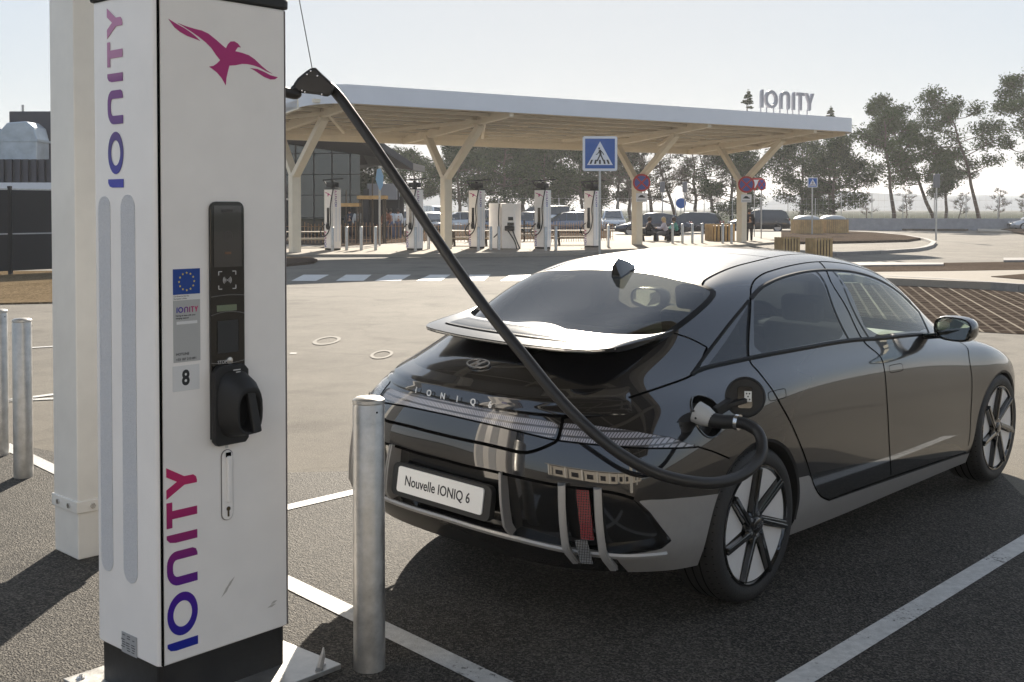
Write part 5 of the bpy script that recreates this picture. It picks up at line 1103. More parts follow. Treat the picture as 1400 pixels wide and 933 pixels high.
# ---------------------------------------------------------------- road signs
SW=mat('sign_white',(.70,.70,.72),.4); SB=mat('sign_blue',(.008,.085,.33),.35); SR=mat('sign_red',(.40,.02,.02),.35); SBK=mat('sign_black',(.02,.02,.02),.5); SPB=mat('sign_violet_blue',(.06,.07,.30),.4)
def crossing_sign(u,vb,Y,h_top,wd,label,yaw=0.):
    p=AT(u,300,Y); t=thing('crossing_sign',label,'road sign',(p.x,p.y,0),yaw)
    MB().cyl((0,.03,0),(0,.03,h_top-.1),.045 if wd>.6 else .03,10).obj('pole',GALV,t,smooth=True)
    z=h_top-wd/2; F_=lambda y: frame((0,y,z),(1,0,0),(0,0,1),(0,-1,0)); a=wd/2
    pl=MB().rbox((0,0,0),(wd,wd,.03),wd*.06,4,).obj('sign_plate',SW,t,M=F_(-.03))
    b=a*.86; MB().prism([(-b,-b),(b,-b),(b,b),(-b,b)],.017,.020).obj('blue_field',SB,pl)
    MB().prism([(-a*.74,-a*.66),(a*.74,-a*.66),(0,a*.70)],.021,.024).obj('white_triangle',SW,pl)
    mb=MB(); k=a
    for cx in (-.55,-.28,0,.28,.52):
        s_=.10*(cx/.5); mb.prism([((cx-.06)*k-.02*0,-.60*k),((cx+.05)*k,-.60*k),((cx*.82+.05)*k,-.36*k),((cx*.82-.06)*k,-.36*k)],.0245,.026)
    mb.prism([(k*(-.05+.055*math.cos(q))-.0,k*(.30+.055*math.sin(q))) for q in np.linspace(0,2*PI,12,endpoint=False)],.0265,.029)
    def limb(x0,y0,x1,y1,w):
        d=Vector((x1-x0,y1-y0)).normalized(); n_=Vector((-d.y,d.x))*w/2; mb.prism([(k*(x0-n_.x),k*(y0-n_.y)),(k*(x1-n_.x),k*(y1-n_.y)),(k*(x1+n_.x),k*(y1+n_.y)),(k*(x0+n_.x),k*(y0+n_.y))],.0265,.0285)
    limb(-.01,.22,.03,-.06,.13); limb(.02,-.04,-.17,-.44,.075); limb(.03,-.04,.20,-.42,.075); limb(-.02,.18,-.13,-.02,.05); limb(-.13,-.02,-.24,-.06,.045); limb(.03,.18,.17,.02,.05); limb(.17,.02,.22,-.08,.045)
    mb.obj('pictogram',SBK,pl); return t
crossing_sign(820,345,43.0,1.742+(285-186)/(FPX/43.0)-.02,1.30,'large blue pedestrian crossing sign on a grey post in front of the far canopy')
crossing_sign(1110.5,300,72,1.742+(285-243)/(FPX/72),.62,'small distant blue pedestrian crossing sign left of the domed waste bins')
def nostop(u,vb,Y,vc,r_px,label,arrow=True,pole=True,loc_dy=-.25,width=1.):
    s_=FPX/Y; p=AT(u,300,Y); t=thing('no_stopping_sign',label,'road sign',(p.x,p.y,0),0); zc=1.742+(285-vc)/s_; r_=r_px/s_
    if pole: MB().cyl((0,.03,0),(0,.03,zc+r_*.6),.035,10).obj('pole',GALV,t,smooth=True)
    F_=frame((0,-.02,zc),(width,0,0),(0,0,1),(0,-1,0))
    d=MB().lathe([(r_,-.01),(r_,.01),(.0005,.0101)],32,cap=False).obj('sign_disc',SR,t,M=F_)
    MB().lathe([(r_*.78,.012),(.0005,.0121)],32,cap=False).obj('blue_field',SPB,d)
    mb=MB(); 
    for a in (PI/4,-PI/4):
        dx,dy=math.cos(a),math.sin(a); q=r_*.09; L_=r_*.78; mb.prism([(-dx*L_+dy*q,-dy*L_-dx*q),(dx*L_+dy*q,dy*L_-dx*q),(dx*L_-dy*q,dy*L_+dx*q),(-dx*L_-dy*q,-dy*L_+dx*q)],.013+(.001 if a>0 else 0),.0135+(.001 if a>0 else 0))
    mb.obj('cross_bars',SR,d)
    if arrow:
        w=r_*.62; z0=-r_*1.62; g=MB().prism([(-w,z0-r_*.5),(w,z0-r_*.5),(w,z0+r_*.45),(-w,z0+r_*.45)],0,.01).obj('sub_plate',SW,t,M=F_)
        mb=MB(); P_=[(-.75,-.06),(-.62,.03),(-.45,.10),(-.25,.24),(.20,.25),(.42,.10),(.70,.06),(.75,-.10)]; mb.prism([(x*w*.9,z0+r_*.02+y*r_*.9) for x,y in P_],.011,.012)
        mb.prism([(-w*.8,z0-r_*.36),(w*.8,z0-r_*.36),(w*.8,z0-r_*.30),(-w*.8,z0-r_*.30)],.011,.012); mb.obj('pictogram',SBK,g)
    return t
nostop(877,337,51.3,250,12.2,'red and blue no stopping disc with car plate on the third canopy column',pole=False)
nostop(1020,335,54.9,252.5,11.5,'red and blue no stopping disc with car plate on the fourth canopy column',pole=False)
nostop(1041,327,62,252.5,8.2,'small red and blue disc on its own thin post right of the fourth canopy column',arrow=False,width=.72)
# give-way sign seen behind it
p=AT(1031.5,300,66); s_=FPX/66; t=thing('give_way_sign','small white and red triangle sign between two round signs by the fourth canopy column','road sign',(p.x,p.y,0),0)
MB().cyl((0,.03,0),(0,.03,3.0),.03,8).obj('pole',GALV,t,smooth=True); zc=1.742+(285-252)/s_; F_=frame((0,-.02,zc),(1,0,0),(0,0,1),(0,-1,0))
g=MB().prism([(-.42,.36),(0,-.42),(.42,.36)],0,.02).obj('sign_plate',SR,t,M=F_); MB().prism([(-.27,.25),(0,-.24),(.27,.25)],.021,.023).obj('white_field',SW,g)
p=AT(931,300,80); t=thing('blue_round_sign','small round blue sign standing behind the dark saloon car','road sign',(p.x,p.y,0),0); MB().cyl((0,.03,0),(0,.03,2.1),.03,8).obj('pole',GALV,t); MB().lathe([(.36,-.01),(.36,.01),(.0005,.011)],28,frame((0,-.02,2.1),(1,0,0),(0,0,1),(0,-1,0)),cap=False).obj('sign_disc',SB,t)
t=thing('flag_sign','narrow blue and white banner on a thin mast in front of the glass building','banner',tuple(Vector((AT(519,300,50).x,50,0))),0); MB().cyl((0,0,0),(0,0,3.6),.045,8).obj('mast',GALV,t,smooth=True)
MB().prism([(-.02,2.6),(.03,2.5),(.16,2.75),(.18,3.15),(.05,3.5),(-.10,3.45),(-.16,3.0)],-.015,.015,frame((0,-.06,0),(1,0,0),(0,0,1),(0,-1,0))).obj('banner_cloth',mat('banner_blue',(.20,.38,.62),.6),t)
for u,Y,vt,lb_ in ((905.5,78,250,'left of two grey lamp heads on posts behind the seated people'),(936,80,250,'right of two grey lamp heads on posts behind the seated people'),(1280,62,240,'slender grey post with a box sign at the far right turning area')):
    p=AT(u,300,Y); zt=1.742+(285-vt)/(FPX/Y); t=thing('lamp_post',lb_,'lamp post',(p.x,p.y,0),0); MB().cyl((0,0,0),(0,0,zt),.05,8,.04).obj('pole',GALV,t,smooth=True); MB().box((0,0,zt-.30),(.32,.2,.75)).obj('lamp_head',mat('lamp_grey',(.16,.16,.17),.5),t,bevel=.04)
# ---------------------------------------------------------------- picnic tables
WOOD=mat('weathered_wood',(.33,.28,.21),.75,noise=.25,nscale=6); WDK=mat('dark_timber',(.06,.048,.035),.7,noise=.2,nscale=6); SLAT=mat('larch_slats',(.46,.30,.13),.7,noise=.25,nscale=3)
def picnic(loc,rz,label):
    t=thing('picnic_table',label,'picnic table',loc,rz,'picnic tables behind the far canopy')
    mb=MB()
    for k in range(4): mb.box((0,-.30+.2*k,.74),(2.0,.17,.04))
    mb.obj('tabletop',WOOD,t)
    for s in (-1,1): MB().box((0,s*.72,.44),(2.0,.26,.04)).obj('bench_seat',WOOD,t)
    for s in (-1,1):
        mb=MB(); mb.beam((s*.7,-.22,.72),(s*.7,-.72,0),.05,.10,up=(1,0,0)); mb.beam((s*.7,.22,.72),(s*.7,.72,0),.05,.10,up=(1,0,0)); mb.beam((s*.7,-.80,.40),(s*.7,.80,.40),.05,.09); mb.obj('trestle',WDK,t)
    return t
pt=None
for u,v_,Y,rz,lb_ in ((424,340,48.5,.15,'picnic table at the left end, beside the first far charging post'),(641,338,50.5,.15,'picnic table partly hidden between the second canopy column and third charging post'),(725,333,57,.1,'picnic table with long pale top behind the twin cabinets'),(783,337,51.5,.1,'picnic table right of the fourth far charging post'),(895,330,58,.1,'picnic table where three people are sitting')):
    p=AT(u,300,Y); loc=(p.x,Y,0)
    if pt is None: pt=picnic(loc,rz,lb_)
    else: dup(pt,loc,rz,lb_)
# ---------------------------------------------------------------- paling fences, planters, bins
PALE=mat('chestnut_pale',(.36,.22,.12),.85,noise=.25,nscale=4)
def paling(a,b,label,h=1.05):
    a=Vector(a);b=Vector(b); t=thing('paling_fence',label,'fence',tuple(a),0); L=(b-a).length; d=(b-a)/L; rr=random.Random(int(L*10)); n=int(L/.17)
    ps=MB(); 
    for i in range(n+1):
        p=d*(L*i/n); hh=h*rr.uniform(.92,1.05); ps.beam(p+Vector((rr.uniform(-.01,.01),0,0)),p+Vector((rr.uniform(-.03,.03),0,hh)),.045,.025,up=(1,0,0))
    ps.obj('pales',PALE,t); mb=MB()
    for z in (.25,.85): mb.beam(Vector((0,0,z*h)),b-a+Vector((0,0,z*h)),.02,.02)
    mb.obj('rails',PALE,t)
    mb=MB()
    for i in range(int(L/3)+1): mb.cyl(d*min(L,3*i),d*min(L,3*i)+Vector((0,0,h*1.12)),.05,6)
    mb.obj('fence_post',WDK,t); return t
paling((AT(380,300,53).x,53,0),(AT(560,300,54.5).x,54.5,0),'low brown paling fence behind the two left far charging posts')
paling((AT(562,300,54.5).x,54.5,0),(AT(742,300,57.5).x,57.5,0),'low brown paling fence behind the twin charging cabinets')
paling((AT(744,300,56.5).x,56.5,0),(AT(838,300,60).x,60,0),'low brown paling fence behind the picnic table by the crossing sign')
for x_,z_,lb_ in ((AT(476,300,54).x,0,'small timber planting frame left of the glass building entrance'),(AT(508,300,53).x,1,'taller timber tree guard frame beside the banner mast')):
    t=thing('tree_guard',lb_,'tree guard',(x_,53.4,0),0); mb=MB(); hh=2.0+.35*z_
    for sx in (-.55,.55):
        for sy in (-.4,.4): mb.cyl((sx,sy,0),(sx,sy,hh),.045,6)
    mb.obj('stake',WDK,t); mb=MB(); mb.box((0,-.42,hh-.1),(1.35,.05,.16)); mb.box((0,.42,hh-.1),(1.35,.05,.16)); mb.obj('cross_rail',SLAT,t); MB().cyl((0,0,0),(0,0,2.6+z_*.6),.05,6,.03).obj('sapling_trunk',WDK,t)
def planter(loc,wd,h,label,n=6):
    t=thing('slatted_planter',label,'planter',loc,.2,'slatted timber boxes'); mb=MB()
    for s in (-1,1):
        for k in range(n):
            q=-wd/2+wd*(k+.5)/n; mb.box((q,s*wd/2,h/2),(wd/n*.60,.04,h)); mb.box((s*wd/2,q,h/2),(.04,wd/n*.60,h))
    mb.obj('slats',SLAT,t); MB().box((0,0,h*.46),(wd*.94,wd*.94,h*.9)).obj('liner',SBK,t); return t
p1=G(1076,346.5); planter((p1.x,p1.y,0),.72,.62,'left of two slatted timber boxes just beyond the car roof')
p2=G(1119.5,351); planter((p2.x,p2.y,0),.70,.66,'right of two slatted timber boxes just beyond the car roof')
p3=AT(984,300,58); planter((p3.x,58,0),1.15,.95,'slatted timber box left of the fourth canopy column')
def bin_(u,Y,label):
    p=AT(u,300,Y); t=thing('waste_container',label,'waste container',(p.x,p.y,0),.1,'domed waste containers'); wd=1.55
    mb=MB()
    for k in range(12):
        for s in (-1,1): mb.box((-wd/2+wd*(k+.5)/12,s*wd/2,.5),(wd/12*.8,.04,1.0)); mb.box((s*wd/2,-wd/2+wd*(k+.5)/12,.5),(.04,wd/12*.8,1.0))
    mb.obj('slat_cladding',SLAT,t); MB().box((0,0,.5),(wd*.95,wd*.95,.98)).obj('container_body',WDK,t)
    MB().lathe([(.86,1.0),(.86,1.06),(.74,1.17),(.45,1.27),(.0005,1.30)],20,Matrix.Diagonal((1.0,1.0,1,1)),cap=False).obj('domed_lid',mat('lid_grey',(.30,.31,.31),.35,noise=.1),t,smooth=True)
bin_(1103,74,'left of two timber clad waste containers with grey domed lids'); bin_(1138.5,76,'right of two timber clad waste containers with grey domed lids')
# barrier and mesh fence at the far right
BAR=mat('barrier_grey',(.26,.25,.25),.8,noise=.15,nscale=2)
t=thing('concrete_barrier','long low grey concrete barrier along the far right edge of the service area','barrier',(AT(1150,300,92).x,92,0),0)
b_=AT(1700,300,86); L_=b_.x-t.location.x; mb=MB(); 
MB().add([(x,y,z) for x,yo in ((0,0),(L_,-6)) for y,z in ((yo-.35,0),(yo-.12,.95),(yo+.12,.95),(yo+.35,0))],[(0,1,2,3),(7,6,5,4),(0,4,5,1),(1,5,6,2),(2,6,7,3),(3,7,4,0)]).obj('barrier_wall',BAR,t)
def wire(a,b,h,label,name='wire_fence',step=2.5):
    t=thing(name,label,'fence',a,0); a=Vector(a);b=Vector(b); L=(b-a).length; d=(b-a)/L; mb=MB()
    for i in range(int(L/step)+1): mb.cyl(d*step*i,d*step*i+Vector((0,0,h)),.035,6)
    mb.obj('fence_post',GALV,t); mb=MB(); 
    for k in range(6): mb.beam(Vector((0,0,.2+k*(h-.25)/5)),b-a+Vector((0,0,.2+k*(h-.25)/5)),.012,.012)
    n=int(L/.5)
    for i in range(n): mb.beam(d*L*i/n,d*L*i/n+Vector((0,0,h)),.008,.008,up=(1,0,0))
    mb.obj('wire_mesh',GALV,t)
wire((AT(1150,300,97).x,97,0),(AT(1500,300,93).x,93,0),3.0,'tall galvanised wire fence behind the concrete barrier at far right')
wire((AT(640,300,92).x,92,0),(AT(1140,300,98).x,98,0),2.6,'galvanised wire fence behind the far parked cars')
# ---------------------------------------------------------------- left: dark fence, clad plant building, ducts
FB_=mat('fence_anthracite',(.009,.009,.011),.5,noise=.12,nscale=3); COR=mat('corrugated_dark',(.05,.05,.062),.45,metal=.2); DUCT=mat('duct_zinc',(.36,.40,.44),.35,metal=.6,noise=.2,nscale=2); WB=mat('white_band',(.62,.63,.66),.5)
t=thing('panel_fence','dark anthracite panel fence along the left edge behind the bollards','fence',(-20.5,25.2,0),0)
a=G(-140,384.5); b=G(72,374); d=(b-a); L=d.length; d/=L; a=a-d*3; L+=9; t.location=a; 
npan=int(L/1.95)
for i in range(npan+1):
    MB().box(tuple(d*(1.95*i)+Vector((0,0,1.15))),(.09,.09,2.34)).obj('fence_post',FB_,t)
    if i<npan:
        mb=MB(); q0=d*(1.95*i+.06);q1=d*(1.95*(i+1)-.06)
        for (z0,z1) in ((.12,1.06),(1.10,2.22)): mb.beam(q0+Vector((0,0,(z0+z1)/2)),q1+Vector((0,0,(z0+z1)/2)),.03,z1-z0)
        mb.obj('fence_panel',FB_,t)
        mb=MB(); mb.beam(q0+Vector((0,-.02,1.08)),q1+Vector((0,-.02,1.08)),.03,.012); mb.beam(q0+Vector((0,-.02,2.24)),q1+Vector((0,-.02,2.24)),.05,.03); mb.obj('fence_rail',GALV,t)
Yb=42; s_=FPX/Yb; X0=AT(-260,300,Yb).x; X1=AT(78,300,Yb).x; zz=lambda v: 1.742+(285-v)/s_
t=thing('plant_building','low building with corrugated dark wall and white band beyond the left fence','building',((X0+X1)/2,Yb,0),0); w_=X1-X0
MB().box((0,3,zz(262)/2),(w_,6,zz(262))).obj('wall',mat('wall_grey',(.22,.22,.24),.7),t); MB().box((0,-.12,(zz(250)+zz(262))/2),(w_+.2,.16,zz(250)-zz(262))).obj('white_band',WB,t)
mb=MB(); n=int(w_/.30)
for i in range(n): mb.box((-w_/2+.30*(i+.5),.06,(zz(218)+zz(250))/2),(.17,.10,zz(218)-zz(250)))
mb.box((0,.2,(zz(218)+zz(250))/2),(w_,.14,zz(218)-zz(250))); mb.obj('corrugated_parapet',COR,t)
t2=thing('air_duct','large silvery ventilation duct with elbow on the roof of the left building','air duct',(AT(30,300,Yb+2).x,Yb+2,zz(220)-.35),0)
sx=1/s_*1.05; prof=[(-20*sx,0),(-20*sx,35*sx),(-22*sx,48*sx),(-10*sx,62*sx),(16*sx,64*sx),(26*sx,56*sx),(30*sx,40*sx),(30*sx,0)]
MB().prism(prof,-.6,.6,frame((0,0,.1),(1,0,0),(0,0,1),(0,-1,0))).obj('duct_body',DUCT,t2,bevel=.05); mb=MB()
for z in (38*sx,): mb.box((5*sx,0,.1+z),(54*sx,1.26,.08))
mb.obj('duct_flange',DUCT,t2); 
t3=thing('air_duct','second silvery duct cut off by the left edge, on the left building roof','air duct',(AT(-16,300,Yb+2.6).x,Yb+2.6,zz(220)-.35),0); MB().lathe([(.5,0),(.5,1.2),(.62,1.4),(.5,1.7),(.2,1.9)],16).obj('duct_body',DUCT,t3,smooth=True,angle=30)
t4=thing('roof_plant_box','dark plant box behind the duct on the left building roof','plant box',(AT(60,300,Yb+4).x,Yb+4,zz(220)-.3),0); MB().box((0,0,1.15),(2.2,1.2,2.5)).obj('housing',COR,t4,bevel=.04); MB().cyl((-.8,0,1.2),(-.8,0,2.7),.05,6).obj('flue',GALV,t4)
# ---------------------------------------------------------------- glass pavilion behind the left end of the canopy
DR=mat('dark_roof',(.035,.036,.042),.5); GLZ=glass('facade_glass',(.16,.22,.22),1.1,1.7); FR=mat('facade_frame',(.02,.02,.022),.5); INT=mat('interior_grey',(.12,.13,.13),.8)
Yp=66; s_=FPX/Yp; px_=lambda u: (u-700)/s_; pz=lambda v: 1.742+(285-v)/s_
t=thing('glass_pavilion','dark roofed glass fronted service building behind the left charging posts','building',(px_(450),Yp,0),0); ox=px_(450)
xl,xr=px_(330)-ox,px_(492)-ox; zt=pz(196); 
MB().box(((xl+xr)/2,9,zt/2),(xr-xl-.3,.2,zt)).obj('back_wall',INT,t); MB().box(((xl+xr)/2,4.5,-.0),(xr-xl,9,.06)).obj('floor_slab',INT,t)
ft=MB(); ft.box(((xl+xr)/2,0,zt/2+.1),(xr-xl,.03,zt-.2)); ft.obj('glazing',GLZ,t); MB().box((xr,4.5,zt/2+.1),(.03,9,zt-.2)).obj('side_glazing',GLZ,t)
mb=MB(); nx=int((xr-xl)/1.05)
for i in range(nx+1): mb.box((xl+1.05*i,-.05,zt/2),(.06,.12,zt))
for z in (1.2,2.5,3.7,4.9): mb.box(((xl+xr)/2,-.045,z),(xr-xl,.08,.05))
mb.obj('mullions',FR,t)
MB().add([(xl-.5,-3.6,zt-.0),(px_(503)-ox,-3.6,zt+.25),(px_(563)-ox,1.0,pz(232)),(px_(563)-ox,10,pz(228)),(xl-.5,10,zt)]+[(xl-.5,-3.6,zt+.45),(px_(503)-ox,-3.6,zt+.7),(px_(563)-ox,1.0,pz(232)+.4),(px_(563)-ox,10,pz(228)+.4),(xl-.5,10,zt+.5)],[(0,1,2,3,4),(9,8,7,6,5),(0,5,6,1),(1,6,7,2),(2,7,8,3),(3,8,9,4),(4,9,5,0)]).obj('roof',DR,t)
MB().box((px_(521)-ox,1.5,pz(262)),(px_(540)-px_(500),2.2,pz(240)-pz(262))).obj('porch_fascia',mat('porch_grey',(.25,.25,.26),.6),t)
mb=MB(); mb.box((px_(500)-ox,.3,pz(262)/2),(.3,.3,pz(255))); mb.box((px_(541)-ox,1.2,pz(262)/2),(.14,.14,pz(240))); mb.obj('porch_column',FR,t)
MB().box((px_(519)-ox,2.2,1.25),(2.4,.1,2.4)).obj('entrance_door',FR,t)
for k,(u,v_) in enumerate(((425,210),(470,201),(447,236),(465,212))):
    MB().box((px_(u)-ox,4.0,pz(v_)),(1.6,.10,.05)).obj('ceiling_strip',mat('strip_white',(.6,.6,.58),.6),t)
# ================================================================ VEHICLES IN THE BACKGROUND
BG_GLASS=mat('dark_car_glass',(.02,.024,.028),.06,coat=1.)
def car_model(name,label,cat,loc,rz,col,kind='hatch',group='cars parked beyond the picnic area',metal=.4):
    """side profile lofted over half width; x forward"""
    L,Wd,H_={'hatch':(4.2,.89,1.48),'suv':(4.55,.93,1.64),'sedan':(4.8,.92,1.46),'van':(4.9,.96,1.95)}[kind]
    t=thing(name,label,cat,loc,rz,group); pm=mat('paint_'+name+str(col),col,.25,metal=metal,coat=1.)
    # lower body stations x, belt height, floor height, half width
    st=[(-.5,.62,.38,.70),(-.485,.80,.30,.84),(-.40,.92,.24,.97),(-.2,.95,.20,1.0),(.05,.94,.20,1.0),(.22,.92,.20,1.0),(.34,.80,.22,.98),(.44,.70,.26,.90),(.49,.58,.30,.74),(.50,.48,.34,.62)]
    k=H_/1.48; V=[]; ns=len(st)
    for x,zb_,z0,w in st:
        zb_*=k; W=Wd*w; x*=L; sec=[(0,z0),(W*.9,z0),(W,z0+.18),(W*1.0,zb_*.72),(W*.95,zb_*.93),(W*.82,zb_),(0,zb_+.015)]
        V+=[(x,y,z) for y,z in sec]+[(x,-y,z) for y,z in sec[::-1]][1:-1]
    m=len(V)//ns; mb=MB().add(V,[(i*m+j,i*m+(j+1)%m,(i+1)*m+(j+1)%m,(i+1)*m+j) for i in range(ns-1) for j in range(m)]+[tuple(range(m)),tuple(range((ns-1)*m,ns*m))])
    b=mb.obj('body',pm,t,smooth=True,angle=38)
    ro={'hatch':[(-.47,0.0),(-.40,.80),(-.30,.97),(-.08,1.0),(.08,.95),(.30,.0)],'suv':[(-.48,.0),(-.43,.75),(-.36,.95),(-.08,1.0),(.07,.94),(.27,.0)],'sedan':[(-.42,.0),(-.27,.72),(-.12,.97),(-.02,1.0),(.10,.92),(.30,.0)],'van':[(-.495,.0),(-.48,.9),(-.44,.98),(.0,1.0),(.15,.92),(.34,.0)]}[kind]
    bz=.90*k; V=[]; 
    for x,h in ro:
        z=bz+(H_-bz)*h; W=Wd*(.84-.20*h); V+=[(x*L,W,z),(x*L,W*.75,z+.02*h),(x*L,-W*.75,z+.02*h),(x*L,-W,z)]
    nr=len(ro); base=[(x*L,s*Wd*.86,bz-.06) for s in (1,-1) for x,h in ro]
    g=MB().add(V,[(4*i+j,4*i+j+1,4*i+5+j,4*i+4+j) for i in range(nr-1) for j in range(3)])
    gg=MB(); 
    for s,o in ((1,0),(-1,3)):
        pts=[(x*L,s*Wd*(.85-.20*h)+.0,bz+(H_-bz)*h) for x,h in ro]; gg.add(pts,[tuple(range(nr))])
    rf=g.obj('roof',pm,t,smooth=True,angle=40); 
    sg_=gg.obj('side_window',BG_GLASS,t)
    # windscreen and rear screen
    def scr(i,j,nm):
        q=MB(); a=V[4*i:4*i+4]; c=V[4*j:4*j+4]; f=lambda p,q_,t_: tuple(p[n]+(q_[n]-p[n])*t_ for n in range(3))
        P=[f(a[0],a[3],.08),f(a[0],a[3],.92),f(c[0],c[3],.92),f(c[0],c[3],.08)]; P=[(x+(.02 if i>2 else -.02),y,z+.02) for x,y,z in P]; q.add([f(P[0],P[3],.08),f(P[1],P[2],.08),f(P[1],P[2],.9),f(P[0],P[3],.9)],[(0,1,2,3)]); q.obj(nm,BG_GLASS,t)
    scr(nr-1,nr-2,'windscreen'); scr(0,1,'rear_window')
    mb=MB()
    for s in (1,-1):
        for fx in (-.13,.04): mb.beam((fx*L,s*Wd*.86,bz),(fx*L-.03,s*Wd*.655,H_-.06),.06,.02,up=(1,0,0))
    mb.obj('door_pillar',pm,t)
    for fx in (-.30,.31):
        for s in (1,-1):
            r_=.33*k**.5; w=bpy.data.objects.new('wheel',None); COL.objects.link(w); w.parent=t; w.matrix_local=Matrix.Translation((fx*L,s*(Wd-.02),r_))@Matrix.Rotation(-PI/2*s,4,'X')
            MB().lathe([(r_*.62,-.2),(r_,-.19),(r_,-.02),(r_*.93,.012),(r_*.66,.012)],20,cap=False).obj('tyre',RUBBER,w,smooth=True,angle=40)
            MB().lathe([(r_*.66,.010),(r_*.60,-.01),(r_*.15,.0),(.0005,.002)],20,cap=False).obj('rim',mat('rim_silver',(.45,.45,.46),.3,metal=.7),w,smooth=True,angle=20)
    mb=MB(); 
    for s in (1,-1): mb.box((.475*L,s*Wd*.62,.66*k),(.10,.34,.11))
    mb.obj('headlight',mat('headlamp_glass',(.55,.55,.56),.15,coat=1.),t,bevel=.02)
    for s in (1,-1): MB().box((-.487*L,s*Wd*.66,.84*k),(.06,.26,.16)).obj('tail_light',mat('tail_red',(.25,.015,.015),.3),t,bevel=.015)
    for s in (1,-1): MB().box((.17*L,s*(Wd+.05),.98*k),(.10,.16,.12)).obj('door_mirror',pm,t,bevel=.03)
    MB().box((.495*L,0,.50*k),(.05,1.1,.14)).obj('grille',SBK,t)
    return t
def put(u,v_,rz,kind,col,label,name='parked_car',group='cars parked beyond the picnic area',cat='car',Y=None,metal=.4):
    p=AT(u,300,Y) if Y else G(u,v_); return car_model(name,label,cat,(p.x,p.y,0),R(rz),col,kind,group,metal)
put(1037,0,168,'suv',(.012,.012,.016),'black SUV parked beyond the fourth canopy column, seen from its side',Y=84,group=None)
put(893,0,176,'sedan',(.015,.02,.04),'dark blue saloon behind the seated people, seen side on',Y=72,group=None)
put(945,0,160,'hatch',(.02,.022,.03),'dark hatchback right behind the dark blue saloon',Y=76,group=None)
put(838,0,-94,'suv',(.42,.44,.46),'silver SUV facing the viewer right of the crossing sign',Y=84,group=None)
cs=[(416,86,170,'hatch',(.5,.5,.52),'silver hatchback seen through the pavilion glass at far left'),(588,80,-60,'hatch',(.10,.14,.18),'dark teal hatchback just left of the second canopy column'),(598,92,-70,'van',(.62,.63,.64),'white van behind the hatchback left of the second canopy column'),(628,84,200,'hatch',(.50,.52,.54),'silver hatchback right behind the second canopy column'),(662,88,190,'suv',(.58,.60,.62),'pale grey SUV behind the third charging post'),(690,80,188,'sedan',(.14,.17,.22),'blue grey saloon partly behind the twin cabinets'),(716,84,186,'hatch',(.10,.12,.17),'navy hatchback between the twin cabinets and the fourth charging post'),(738,93,180,'van',(.60,.61,.62),'white van roof showing behind the fourth charging post'),(776,78,184,'hatch',(.16,.19,.25),'blue grey hatchback behind the picnic table left of the crossing sign'),(797,92,-80,'suv',(.6,.6,.6),'white SUV just left of the crossing sign, behind other cars'),(566,95,0,'hatch',(.55,.55,.56),'white hatchback behind the cable near the second charging post')]
for u,Y,rz,kd,c_,lb_ in cs: put(u,0,rz,kd,c_,lb_,Y=Y)
p=AT(1396,300,88); car_model('parked_car','silver car cut off at the far right beyond the concrete barrier','car',(p.x+1.6,88.0,.0),R(170),(.5,.5,.52),'sedan',None)
# ---------------------------------------------------------------- people
SKIN=mat('skin',(.42,.25,.17),.6)
def skinmesh(name,P,E_,Rr,material,parent,sub=1):
    me=bpy.data.meshes.new(name); me.from_pydata([tuple(p) for p in P],E_,[]); o=bpy.data.objects.new(name,me); COL.objects.link(o)
    m=o.modifiers.new('skin','SKIN'); 
    for i,r_ in enumerate(Rr): me.skin_vertices[0].data[i].radius=(r_,r_) if not isinstance(r_,tuple) else r_
    me.skin_vertices[0].data[0].use_root=True
    s=o.modifiers.new('sub','SUBSURF'); s.levels=sub; s.render_levels=sub
    dg=bpy.context.evaluated_depsgraph_get(); m2=bpy.data.meshes.new_from_object(o.evaluated_get(dg)); bpy.data.objects.remove(o)
    m2.materials.clear(); m2.materials.append(material); m2.polygons.foreach_set('use_smooth',[True]*len(m2.polygons))
    q=bpy.data.objects.new(name,m2); COL.objects.link(q); q.parent=parent; return q
